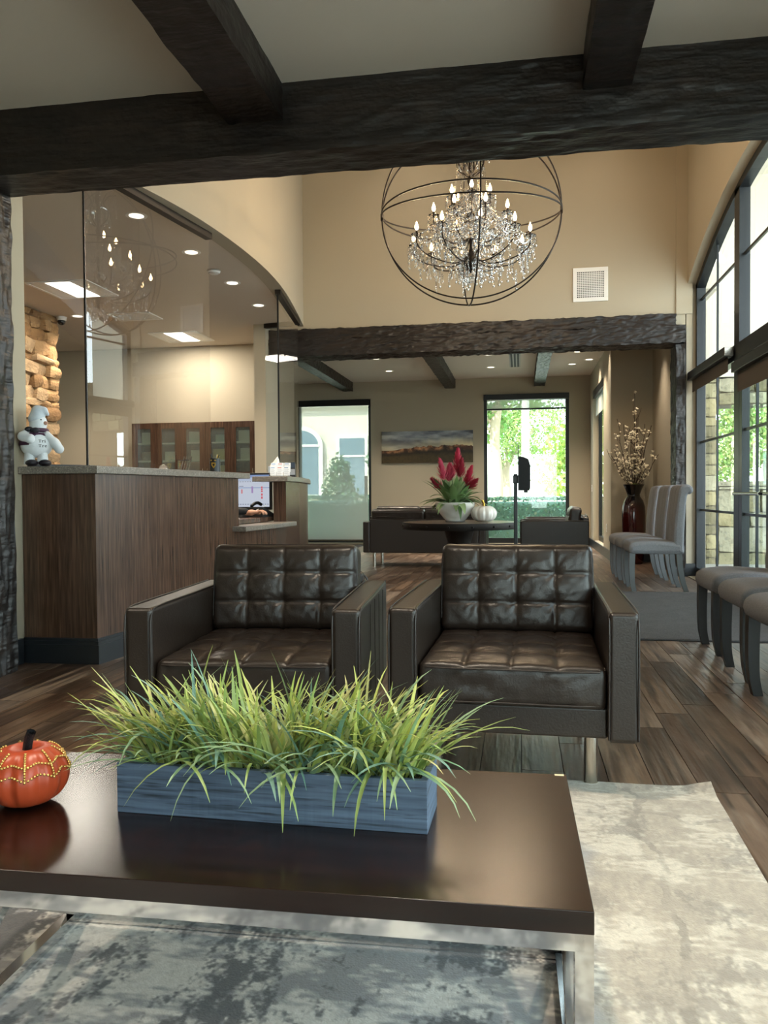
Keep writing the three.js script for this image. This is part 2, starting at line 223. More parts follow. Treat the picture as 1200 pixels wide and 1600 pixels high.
// right wall with the segmental-arched entrance glazing and a lounge window nearer by
{
  const zc = -6.58, hw = 2.66, sp = 3.18, rise = 0.53, RR = (hw * hw + rise * rise) / (2 * rise), arch = [];
  for (let i = 0; i <= 28; i++) { const z = zc - hw + 2 * hw * i / 28; arch.push([z, sp + rise - RR + Math.sqrt(RR * RR - (z - zc) ** 2)]); }
  const hole = [[zc - hw, 0.005], ...arch, [zc + hw, 0.005]];
  struct('wall_right', uvm(ext(zyShape([[-9.47, 0], [3.2, 0], [3.2, 2.95], [-3.6, 2.95], [-3.6, HI], [-9.47, HI]], [hole.slice().reverse(), rect(-2.6, 1.6, 0.1, 2.45)]), 0.2).rotateY(-Math.PI / 2).translate(2.01, 0, 0)), M.wall, 'beige outer wall around the arched entrance glazing');
  // frame of the arched glazing
  const w = struct('window_1', null, null, 'dark metal framed arched entrance glazing with sidelight and doors');
  const X0 = 1.9, D = 0.09, inset = 0.07, ring = (z) => sp + rise - RR + Math.sqrt(RR * RR - (z - zc) ** 2);
  const outer = arch.map(([z, y]) => [z, y]), inner = arch.map(([z, y]) => { const k = (RR - inset) / RR, cy = sp + rise - RR; return [zc + (z - zc) * k, cy + (y - cy) * k]; });
  mk('arch_frame', uvm(ext(poly([...outer, ...inner.slice().reverse()]), D).rotateY(-Math.PI / 2).translate(X0 + D, 0, 0)), M.frame, w);
  const post = (z0, z1, y0, y1, n = 'mullion', x0 = X0, x1 = X0 + D) => mk(n, bb(x0, x1, y0, y1, z0, z1), M.frame, w);
  post(zc - hw, zc - hw + 0.07, 0, sp + 0.02, 'jamb'); post(zc + hw - 0.07, zc + hw, 0, sp + 0.02, 'jamb');
  post(-7.64, -7.47, 0, ring(-7.55) - 0.03); post(-5.69, -5.52, 0, ring(-5.6) - 0.03);
  post(-9.17, -7.64, 2.1, 2.24, 'transom'); post(-7.47, -5.69, 2.1, 2.24, 'transom'); post(-5.52, -3.99, 2.1, 2.24, 'transom');
  post(-9.17, -7.64, 0.0, 0.1, 'sill'); post(-5.52, -3.99, 0.0, 0.1, 'sill');
  const thin = (a, b, y, z) => mk('muntin', y === undefined ? 0 : bb(1.94, 1.958, y - 0.012, y + 0.012, a, b), M.frame, w);
  const up = (z, y0, y1) => mk('muntin', bb(1.94, 1.958, y0, y1, z - 0.01, z + 0.01), M.frame, w);
  for (const [a, b] of [[-9.17, -7.64], [-5.52, -3.99]]) { thin(a, b, 3.01); thin(a, b, 1.465); thin(a, b, 0.73); }
  thin(-7.47, -5.69, 3.01);
  up(-8.46, 0.1, 2.1); up(-8.46, 2.24, ring(-8.46) - 0.06); up(-4.75, 0.1, 2.1); up(-4.75, 2.24, ring(-4.75) - 0.06); up(-6.58, 2.24, ring(-6.58) - 0.06);
  // panes
  const pane = (z0, z1, y0, f) => { const pts = [[z0, y0]]; for (let i = 0; i <= 8; i++) { const z = lerp(z0, z1, i / 8); pts.push([z, f(z)]); } pts.push([z1, y0]); mk('pane', uvm(new THREE.ShapeGeometry(poly(pts)).rotateY(-Math.PI / 2).translate(1.965, 0, 0)), M.pane, w); };
  for (const [a, b] of [[-9.17, -7.64], [-5.52, -3.99]]) { pane(a, b, 0.1, () => 2.1); pane(a, b, 2.24, (z) => ring(z) - 0.06); }
  pane(-7.47, -5.69, 2.24, (z) => ring(z) - 0.06);
  // pair of entrance doors
  for (const [k, z0, z1] of [[1, -7.46, -6.59], [2, -6.57, -5.7]]) {
    const d = struct(`door_${k}`, null, null, k === 1 ? 'dark framed glass entrance leaf beside the sidelight with a push bar' : 'dark framed glass entrance leaf farther from the sidelight');
    for (const [a, b] of [[z0, z0 + 0.085], [z1 - 0.085, z1]]) mk('stile', bb(1.9, 1.96, 0.01, 2.09, a, b), M.frame, d);
    for (const [a, b] of [[0.01, 0.16], [1.99, 2.09]]) mk('rail', bb(1.9, 1.96, a, b, z0 + 0.085, z1 - 0.085), M.frame, d);
    for (const y of [1.465, 0.73]) mk('muntin', bb(1.92, 1.94, y - 0.012, y + 0.012, z0 + 0.085, z1 - 0.085), M.frame, d);
    mk('muntin', bb(1.92, 1.94, 0.16, 1.99, (z0 + z1) / 2 - 0.01, (z0 + z1) / 2 + 0.01), M.frame, d);
    mk('pane', bb(1.945, 1.947, 0.16, 1.99, z0 + 0.085, z1 - 0.085), M.pane, d);
    const h = mk('push_bar', bar([1.84, 0.91, z0 + 0.06], [1.84, 0.91, z1 - 0.06], 0.014, 12), M.steel, d); for (const z of [z0 + 0.06, z1 - 0.06]) mk('bracket', bar([1.84, 0.91, z], [1.905, 0.91, z], 0.012, 8), M.frame, h);
  }
  // near lounge window in the same wall
  const n = struct('window_2', null, null, 'dark framed lounge window in the outer wall');
  for (const g of [[-2.6, -2.53, 0.1, 2.45], [1.53, 1.6, 0.1, 2.45], [-0.55, -0.48, 0.17, 2.38]]) mk('mullion', bb(1.9, 1.97, g[2], g[3], g[0], g[1]), M.frame, n);
  for (const [a, b] of [[0.1, 0.17], [2.38, 2.45]]) mk('rail', bb(1.9, 1.97, a, b, -2.53, 1.53), M.frame, n);
  for (const [a, b] of [[-2.53, -0.55], [-0.48, 1.53]]) mk('pane', bb(1.93, 1.932, 0.17, 2.38, a, b), M.pane, n);
}
// curved bulkhead over the reception
{
  const g = new THREE.BufferGeometry(), p = [], idx = [], n = curvePts.length, off = curvePts.map((c, i) => { const t = curve.getTangent(i / (n - 1)); return V(t.z, 0, -t.x).multiplyScalar(0.14); });
  curvePts.forEach((c, i) => { const o = c.clone().add(off[i]); p.push(c.x, OC - 0.004, c.z, c.x, HI, c.z, o.x, HI, o.z, o.x, OC - 0.004, o.z); });
  for (let i = 0; i < n - 1; i++) for (let k = 0; k < 4; k++) { const a = i * 4 + k, b = i * 4 + (k + 1) % 4, c = a + 4, d = b + 4; idx.push(a, b, c, b, d, c); }
  g.setAttribute('position', new THREE.Float32BufferAttribute(p, 3)); g.setIndex(idx); let f = g.toNonIndexed();
  // smooth along the sweep: normals from the sweep, sharp at the four corners
  const nn = [], pp = f.attributes.position; f.computeVertexNormals();
  struct('wall_curved', uvm(f), M.wall, 'curved beige bulkhead wall sweeping above the reception glass');
}
{ // ceilings
  struct('ceiling_office', plan([...curvePts.map((c) => [c.x - 0.005, c.z]), [-2.53, -9.47], [-2.94, -9.47], [-2.94, -10.3], [-7.2, -10.3], [-7.2, -3.7]], OC, OC + 0.1), M.ceil, 'flat ceiling of the reception office with light panels');
  struct('ceiling_hall', bb(-2.9, 2.0, HI, HI + 0.12, -9.45, -3.55), M.ceil, 'high ceiling of the entrance hall');
  struct('ceiling', bb(-3.9, 2.0, CE, CE + 0.12, -3.75, 3.3), M.ceil, 'taupe ceiling between the dark timber beams');
  struct('wall_hall_front', bb(-2.8, 1.9, CE + 0.12, HI, -3.75, -3.6), M.wall, 'high wall above the near cross timber');
}
// office walls
struct('wall_office_back', bb(-7.2, -2.94, 0, OC + 0.1, -10.27, -10.17), M.wall, 'cream back wall of the reception office');
struct('wall_office_left', bb(-7.3, -7.2, 0, OC, -10.27, -3.7), M.wall, 'side wall of the reception office');
struct('wall_pier', bb(-3.07, -2.93, 0, OC, -10.17, -9.03), M.wall, 'beige wall end between office and lounge');
struct('wall_left', bb(-7.2, -2.745, 0, OC, -4.125, -3.89), M.wall, 'pale wall end between the timber post and the reception glass');
// near lounge walls behind the photographer
struct('wall_near_left', bb(-3.95, -3.75, 0, CE, -3.89, 3.2), M.wall, 'left wall of the near lounge');
struct('wall_near_back', ext(zyShape(rect(-3.95, 2.01, 0, CE), [rect(-0.3, 1.5, 0.1, 2.5)]), 0.2).translate(0, 0, 3.0), M.wall, 'rear wall of the near lounge with a tall window');
[[-0.3, 1.5]].forEach(([a, b], i) => {
  const w = struct(`window_${6 + i}`, null, null, 'dark framed tall window in the rear lounge wall');
  for (const [p, q] of [[a, a + 0.06], [b - 0.06, b]]) mk('jamb', bb(p, q, 0.1, 2.5, 3.06, 3.13), M.frame, w);
  for (const [p, q] of [[0.1, 0.16], [2.44, 2.5]]) mk('rail', bb(a + 0.06, b - 0.06, p, q, 3.06, 3.13), M.frame, w);
  mk('pane', bb(a + 0.06, b - 0.06, 0.16, 2.44, 3.09, 3.092), M.pane, w);
});
// baseboards
const mould = (x0, x1, z0, z1, y = 0) => mg([bb(x0, x1, y, y + 0.11, z0, z1), bb(x0 - 0.0, x1, y + 0.11, y + 0.135, Math.min(z0, z1), Math.max(z0, z1))]);
struct('baseboard_back', mg([bb(-2.69, -0.635, 0, 0.13, ZB, ZB + 0.02), bb(0.86, 1.22, 0, 0.13, ZB, ZB + 0.02)]), M.base, 'dark baseboard along the far lounge wall');
struct('baseboard_right', mg([bb(1.2, 1.22, 0, 0.13, ZB, -11.08), bb(1.2, 1.745, 0, 0.13, -11.1, -11.08), bb(1.725, 1.745, 0, 0.13, -11.1, -9.5)]), M.base, 'dark baseboard around the alcove');
struct('baseboard_hall', bb(1.785, 1.9, 0, 0.14, -9.24, -9.2), M.base, 'dark baseboard in the corner beside the arched glazing');
struct('baseboard_left', bb(-2.745, -2.725, 0, 0.14, -4.04, -3.89), M.base, 'dark baseboard beside the timber post');

// ---------------------------------------------------------------- timbers
const timber = (name, w, h, d, [x, y, z], label, m = M.beam, amp = 0.008, group) => { const o = one(name, hewn(w, h, d, amp, x * 7 + z, z < -8 || Math.max(w, h, d) < 3 ? 0.022 : 0.04, z < -8 ? 1.9 : 1.15), m, label, name.includes('post') ? 'post' : 'beam', group); o.position.set(x, y, z); return o; };
timber('timber_beam', 4.75, 0.32, 0.27, [-0.4, 2.665, -3.725], 'massive hewn dark timber crossing the room in front of the entrance hall', M.beam, 0.006);
timber('timber_beam', 0.26, 0.175, 6.2, [-1.2, 2.74, -0.5], 'dark ceiling timber running towards the reception side', M.beam, 0.005);
timber('timber_beam', 0.2, 0.16, 6.2, [0.375, 2.745, -0.5], 'dark ceiling timber running towards the glazed side', M.beam, 0.005);
timber('timber_post', 0.3, 2.52, 0.27, [-2.79, 1.26, -3.725], 'rough dark timber post beside the reception wall end', M.beamUp, 0.009);
timber('timber_beam', 4.6, 0.125, 0.3, [-0.62, 2.803, -9.3], 'upper hewn timber of the lintel over the lounge opening', M.beam, 0.012);
timber('timber_beam', 4.7, 0.19, 0.36, [-0.57, 2.645, -9.32], 'lower hewn timber of the lintel over the lounge opening', M.beam, 0.012);
timber('timber_post', 0.096, 2.54, 0.33, [1.735, 1.27, -9.345], 'rough dark timber post carrying the lintel beside the grey chairs', M.beamUp, 0.007);
for (const [x, l] of [[-3.11, 'dark lounge ceiling timber above the shaded window'], [-1.23, 'dark lounge ceiling timber above the landscape picture'], [0.345, 'dark lounge ceiling timber above the clear window']]) timber('timber_beam', 0.185, 0.165, 4.95, [x, LC - 0.082, -11.97], l, M.beam, 0.006);

// far windows: frames, panes, roller shades
function farWindow(n, [x0, x1, y0, y1], label, z = ZB - 0.06) {
  const w = struct(`window_${n}`, null, null, label), t = 0.06;
  for (const [a, b] of [[x0, x0 + t], [x1 - t, x1]]) mk('jamb', bb(a, b, y0, y1, z - 0.07, z), M.black, w);
  for (const [a, b] of [[y0, y0 + 0.09], [y1 - 0.1, y1]]) mk('rail', bb(x0 + t, x1 - t, a, b, z - 0.07, z), M.black, w);
  mk('pane', bb(x0 + t, x1 - t, y0 + 0.09, y1 - 0.1, z - 0.04, z - 0.038), M.pane, w); return w;
}
farWindow(3, WL, 'tall dark framed window covered by a lowered mesh shade'); farWindow(4, WR, 'tall dark framed window looking onto trees and a hedge');
M.mesh = mat({ color: '#c6cbc6', roughness: 0.9, transparent: true, opacity: 0.5, side: THREE.DoubleSide });
{
  const s = thing('roller_shade', 'fully lowered translucent mesh shade over the left lounge window', 'shade', [-3.39, 0, ZB + 0.03]);
  s.userData.label = 'fully lowered translucent mesh shade beside the landscape picture';
  mk('cassette', bb(-0.68, 0.68, 2.55, 2.66, -0.05, 0.03), M.black, s); mk('shade_cloth', bb(-0.65, 0.65, 0.09, 2.55, -0.012, -0.011), M.mesh, s); mk('hem_bar', bb(-0.65, 0.65, 0.06, 0.09, -0.02, 0), M.steel, s);
  const t = thing('roller_shade', 'mesh shade raised almost to the top of the clear tree-view window', 'shade', [0.112, 0, ZB + 0.03]);
  mk('cassette', bb(-0.745, 0.745, 2.585, 2.68, -0.05, 0.03), M.black, t); mk('shade_cloth', bb(-0.69, 0.69, 2.43, 2.585, -0.012, -0.011), M.mesh, t); mk('hem_bar', bb(-0.69, 0.69, 2.40, 2.43, -0.025, 0.005), M.black, t);
}
{ // window in the side wall by the alcove
  const w = struct('window_5', null, null, 'narrow looking dark framed window beside the alcove');
  for (const [a, b] of [[-13.9, -13.84], [-12.26, -12.2]]) mk('jamb', bb(1.31, 1.36, 0.12, 2.63, a, b), M.black, w);
  for (const [a, b] of [[0.12, 0.2], [2.55, 2.63]]) mk('rail', bb(1.31, 1.36, a, b, -13.84, -12.26), M.black, w);
  mk('pane', bb(1.335, 1.337, 0.2, 2.55, -13.84, -12.26), M.pane, w);
  const t = thing('roller_shade', 'black shade cassette at the window beside the alcove', 'shade', [1.26, 0, -13.05]);
  mk('cassette', bb(-0.045, 0.04, 2.5, 2.62, -0.83, 0.83), M.black, t); mk('shade_cloth', bb(0.0, 0.001, 2.2, 2.5, -0.8, 0.8), M.mesh, t);
}
// roller shades on the entrance glazing
M.shadeCloth = mat({ color: '#4a423b', roughness: 0.85, side: THREE.DoubleSide });
function hallShade(z0, z1, yT, xF, drop, label) {
  const s = thing('roller_shade', label, 'shade', [xF, yT, (z0 + z1) / 2]), h = (z1 - z0) / 2;
  mk('cassette', bb(0, 0.088, -0.085, 0, -h, h, 0.006), M.black, s); mk('shade_cloth', bb(0.05, 0.052, -0.085 - drop, -0.085, -h + 0.02, h - 0.05), M.shadeCloth, s); mk('end_cap', bb(0.005, 0.083, -0.08, -0.003, h, h + 0.012, 0.004), M.steel, s); return s;
}
hallShade(-9.2, -7.62, 2.225, 1.805, 0.13, 'dark roller shade over the entrance sidelight next to the corner');
hallShade(-7.4, -5.75, 2.045, 1.815, 0.17, 'dark roller shade over the entrance doors');
hallShade(-5.5, -4.0, 2.225, 1.805, 0.13, 'dark roller shade over the entrance sidelight near the seat row');

// ---------------------------------------------------------------- reception
const deskFront = [[-2.74, -4.07], [-2.308, -4.084], [-2.09, -5.757]], lowFront = [[-2.09, -5.757], [-2.035, -6.1], [-2.005, -6.4], [-2.0, -6.7]], tallFront = [[-2.0, -6.7], [-2.05, -7.3], [-2.17, -8.0], [-2.36, -8.76]];
function offset(pts, d) { // push an open plan line sideways (to the left of its run by d)
  return pts.map((p, i) => { const a = pts[Math.max(0, i - 1)], b = pts[Math.min(pts.length - 1, i + 1)]; const n = (u, v) => { const l = Math.hypot(v[0] - u[0], v[1] - u[1]); return [(v[1] - u[1]) / l, -(v[0] - u[0]) / l]; };
    const n1 = i ? n(a, p) : n(p, b), n2 = i < pts.length - 1 ? n(p, b) : n1, m = [n1[0] + n2[0], n1[1] + n2[1]], k = 2 / (m[0] ** 2 + m[1] ** 2); return [p[0] + m[0] * k * d, p[1] + m[1] * k * d]; });
}
const band = (pts, d0, d1, y0, y1, bev = 0) => plan([...offset(pts, d0), ...offset(pts, d1).reverse()], y0, y1, bev);
{
  const d = thing('reception_desk', 'long reception desk clad in dark vertical-grain wood laminate', 'desk', [0, 0, 0]);
  // d > 0 lies behind the front line, d < 0 in front of it
  const sgn = offset([[0, 0], [0, -1]], 1)[0][0] > 0 ? -1 : 1, B = (pts, a, b, y0, y1, bev) => band(pts, sgn * a, sgn * b, y0, y1, bev);
  mk('tall_front', B(deskFront, 0, 0.12, 0, 1.052), M.laminate, d);
  mk('low_front', B(lowFront, 0, 0.1, 0, 0.655), M.laminate, d);
  mk('tall_pedestal', B(tallFront, 0, 0.11, 0, 1.042), M.laminate, d);
  const all = [...deskFront, ...lowFront.slice(1), ...tallFront.slice(1)];
  mk('plinth', B(all, -0.02, 0.02, 0, 0.105), M.base, d); mk('plinth_moulding', B(all, -0.014, 0.02, 0.105, 0.125), M.base, d); mk('plinth_moulding', B(all, -0.008, 0.02, 0.125, 0.14), M.base, d);
  mk('work_surface', B([[-2.35, -4.45], [-2.19, -5.8], [-2.14, -6.4], [-2.14, -6.75], [-2.3, -8.0]], 0.0, 0.55, 0.70, 0.735), M.laminate, d);
  const ct = one('countertop', B([[-2.74, -4.07], [-2.308, -4.084], [-2.073, -5.88]], -0.03, 0.34, 1.053, 1.095, 0.004), M.counter, 'grey speckled transaction countertop under the tall glass panels', 'countertop');
  one('countertop', B([[-1.995, -6.62], ...tallFront.slice(1), [-2.373, -8.81]], -0.03, 0.27, 1.043, 1.087, 0.004), M.counter, 'short grey speckled countertop holding the tissue box', 'countertop');
  one('countertop', B([[-2.06, -5.66], [-2.03, -6.0], [-1.99, -6.4], [-1.985, -6.74]], -0.06, 0.3, 0.657, 0.695, 0.006), M.counter, 'low curved grey writing ledge between the two counter heights', 'countertop');
  // glazing on the counter
  const gp = (x0, z0, x1, z1, y0, y1, label, top = true) => {
    const L = Math.hypot(x1 - x0, z1 - z0), o = thing('glass_panel', label, 'glass panel', [x0, y0, z0], Math.atan2(-(z1 - z0), x1 - x0)); const h = y1 - y0;
    mk('pane', bb(0.004, L - 0.004, 0.012, h, -0.0005, 0.0005), M.glass, o);
    mk('bottom_channel', bb(0, L, 0, 0.018, -0.02, 0.02), M.black, o); if (top) mk('top_track', bb(0, L, h, h + 0.05, -0.028, 0.028), M.bronze, o); return o;
  };
  gp(-2.746, -4.14, -2.55, -4.41, 1.095, 2.87, 'narrow glass screen on the counter next to the wall end');
  const g2 = gp(-2.545, -4.42, -2.325, -5.82, 1.095, 2.87, 'large glass screen above the long countertop mirroring the chandelier');
  mk('edge_seal', bb(-0.004, 0.003, 0.01, 1.775, -0.006, 0.006), M.black, g2);
  const g3 = gp(-2.308, -7.52, -2.506, -8.93, 1.087, 2.87, 'dark edged glass screen above the short countertop'); mk('edge_seal', bb(-0.01, 0.004, 0.0, 1.783, -0.008, 0.008), M.black, g3);
  gp(-2.93, -9.03, -2.515, -8.95, 0.0, 2.87, 'floor to ceiling glass return against the beige wall end');
}
{ // wall cabinets: three units of two doors
  const z = -9.84, y0 = 1.15, y1 = 1.875, x0 = -5.03, W = 0.339, M2 = mat({ color: '#d9d4c8', roughness: 0.7 }), frosted = mat({ color: '#dfe8e4', roughness: 0.12, transmission: 0.92, thickness: 0 });
  const labels = ['dark wood wall cabinet with glass doors at the stone wall side', 'dark wood wall cabinet with glass doors between two like it', 'dark wood wall cabinet with glass doors against the beige wall end'];
  for (let k = 0; k < 3; k++) {
    const n = k < 2 ? 2 : 2, c = thing('wall_cabinet', labels[k], 'cabinet', [x0 + k * 2 * W, y0, z], 0, 'wall cabinets in the office'), w = n * W, h = y1 - y0;
    mk('body', mg([bb(0, w, 0, 0.02, -0.31, -0.02), bb(0, w, h - 0.02, h, -0.31, -0.02), bb(0, 0.02, 0.02, h - 0.02, -0.31, -0.02), bb(w - 0.02, w, 0.02, h - 0.02, -0.31, -0.02), bb(0.02, w - 0.02, 0.02, h - 0.02, -0.31, -0.295)]), M.laminate, c);
    for (const y of [0.22, 0.45]) mk('shelf', bb(0.02, w - 0.02, y, y + 0.018, -0.29, -0.03), M2, c);
    for (let i = 0; i < n; i++) {
      const a = i * W + 0.002, b = (i + 1) * W - 0.002, s = 0.075, d = mk('door', mg([bb(a, a + s, 0, h, -0.02, 0), bb(b - s, b, 0, h, -0.02, 0), bb(a + s, b - s, 0, s, -0.02, 0), bb(a + s, b - s, h - s, h, -0.02, 0)]), M.laminate, c);
      mk('glass', bb(a + s, b - s, s, h - s, -0.011, -0.01), frosted, d);
      mk('handle', bar([i % 2 ? a + 0.03 : b - 0.03, 0.02, 0.02], [i % 2 ? a + 0.03 : b - 0.03, 0.12, 0.02], 0.005), M.steel, d);
    }
  }
  // things kept on the shelves, dim behind the glass
  const rnd = rng(33), cols = ['#b9a88a', '#8f9a94', '#c9b26b', '#a9b7a4', '#9b8f86', '#d7d0c0'];
  for (let k = 0; k < 6; k++) for (const [s, y] of [[0, y0 + 0.02], [1, y0 + 0.238], [2, y0 + 0.468]]) { if (rnd() < 0.25) continue; const ci = Math.floor(rnd() * 6), w = 0.12 + rnd() * 0.1, h = 0.06 + rnd() * 0.1, b = one('storage_box', bx(w, h, 0.16, 0, h / 2, 0, 0.008), mat({ color: cols[ci], roughness: 0.8 }), `${['tan', 'grey green', 'yellow', 'pale green', 'brown grey', 'cream'][ci]} box on the ${['bottom', 'middle', 'top'][s]} shelf behind cabinet door ${['one', 'two', 'three', 'four', 'five', 'six'][k]} from the stone wall`, 'box', 'boxes behind the cabinet glass'); b.position.set(x0 + (k + 0.5) * W, y, z - 0.17); }
}
// stone wall end in the office
function stoneGeo(seed) { let g = new THREE.BoxGeometry(1, 1, 1, 3, 3, 3); const p = g.attributes.position; for (let i = 0; i < p.count; i++) { const v = V().fromBufferAttribute(p, i), r = Math.hypot(v.x, v.y, v.z), k = 1 - 0.16 * Math.max(0, r - 0.55) / 0.3 + 0.13 * noise3(v.x * 2.1 + seed * 5, v.y * 2.1, v.z * 2.1 + seed); p.setXYZ(i, v.x * k, v.y * k, v.z * k); } g.computeVertexNormals(); return uvm(g, 0.25); }
const stoneGeos = [0, 1, 2, 3, 4, 5].map(stoneGeo);
{
  const w = struct('wall_stone', null, null, 'stacked tan ledgestone wall inside the reception office');
  mk('core', bb(-5.8, -5.19, 0, OC, -8.25, -6.8), mat({ color: '#5b4a38', roughness: 1 }), w);
  const rnd = rng(91); let y = 0.9;
  while (y < OC - 0.03) {
    const h = Math.min(0.075 + rnd() * 0.1, OC - y); let z = -8.26;
    while (z < -6.9) { const L = 0.14 + rnd() * 0.24, s = mk('stone', stoneGeos[Math.floor(rnd() * 6)], M.stones[Math.floor(rnd() * 4)], w), dp = 0.17 + rnd() * 0.08; s.scale.set(dp, h * 1.05, L); s.position.set(-5.16 - 0.03 + rnd() * 0.035, y + h / 2, z + L / 2); s.rotation.set((rnd() - 0.5) * 0.3, (rnd() - 0.5) * 0.25, (rnd() - 0.5) * 0.15); z += L * 0.97; }
    for (let q = 0; q < 2; q++) { const s = mk('stone', stoneGeos[Math.floor(rnd() * 6)], M.stones[Math.floor(rnd() * 4)], w); s.scale.set(0.34, h * 1.05, 0.14); s.position.set(-5.31 - q * 0.32, y + h / 2, -8.28); }
    y += h * 0.96;
  }
}
{ // monitor, telephone, keyboard and papers at the desk
  const scr = document.createElement('canvas'); scr.width = 512; scr.height = 288; const c = scr.getContext('2d');
  c.fillStyle = '#dfe7f7'; c.fillRect(0, 0, 512, 288); c.fillStyle = '#8fa8d8'; c.fillRect(0, 0, 512, 24); c.fillStyle = '#c9d6ef'; c.fillRect(0, 24, 512, 30); c.fillStyle = '#a9bce2'; c.fillRect(0, 112, 512, 8);
  c.fillStyle = '#7d86a0'; for (let i = 0; i < 22; i++) { c.fillRect(8 + i * 23, 60, 14, 4); c.fillRect(8 + i * 23, 262, 14, 6); }
  c.fillStyle = '#ef5f6c'; for (const y of [106, 124, 142, 168, 196]) c.fillRect(436, y, 14, y > 160 ? 20 : 14); c.fillStyle = '#b79ad0'; c.fillRect(346, 104, 16, 60); c.fillStyle = '#e88f98'; c.fillRect(250, 130, 14, 30); c.fillRect(250, 160, 14, 8); c.fillStyle = '#6b7392'; c.fillRect(232, 100, 40, 5);
  const st = new THREE.CanvasTexture(scr); st.colorSpace = THREE.SRGBColorSpace;
  const m = thing('monitor', 'desktop monitor showing a pale calendar screen behind the desk', 'monitor', [-2.49, 0.735, -6.95]);
  mk('housing', bx(0.56, 0.335, 0.03, 0, 0.225, -0.016, 0.005), M.black, m);
  const g = new THREE.PlaneGeometry(0.52, 0.29).translate(0, 0.23, 0.0005); mk('screen', g, new THREE.MeshStandardMaterial({ color: '#000000', roughness: 0.3, emissive: '#ffffff', emissiveMap: st, emissiveIntensity: 0.85 }), m);
  mk('neck', bx(0.05, 0.14, 0.03, 0, 0.07, -0.03), M.black, m); mk('base', bx(0.22, 0.012, 0.16, 0, 0.006, -0.02, 0.005), M.black, m);
  const p = thing('desk_phone', 'black desk telephone with a curved handset beside the monitor', 'telephone', [-2.235, 0.735, -6.73], R(-20)); p.scale.setScalar(0.85);
  mk('body', ext(poly([[-0.09, 0], [0.09, 0], [0.09, 0.03], [-0.07, 0.1], [-0.09, 0.1]]), 0.18, 0.004).rotateY(Math.PI / 2).translate(-0.09, 0, 0), M.blackMatte, p);
  mk('handset', tube([[-0.07, 0.11, 0.07], [-0.075, 0.135, 0.02], [-0.075, 0.145, -0.04], [-0.07, 0.125, -0.09]], 0.017, 20, 10), M.black, p);
  mk('cord', tube([[-0.07, 0.03, 0.1], [-0.01, 0.05, 0.13], [0.05, 0.09, 0.08], [0.08, 0.12, 0.02]], 0.004, 30, 6), M.white, p);
  const k = thing('keyboard', 'black computer keyboard on the reception work surface', 'keyboard', [-2.52, 0.735, -6.55], R(-6)); mk('body', bx(0.44, 0.018, 0.15, 0, 0.009, 0, 0.006), M.black, k); stuff(mk('keys', mg(Array.from({ length: 65 }, (_, i) => bx(0.026, 0.008, 0.022, -0.195 + (i % 13) * 0.0325, 0.021, -0.055 + Math.floor(i / 13) * 0.0275))), M.blackMatte, k));
  one('paper_sheet', bx(0.21, 0.002, 0.29, -2.4, 0.737, -6.2), M.white, 'white paper sheet lying on the low work surface', 'paper');
}
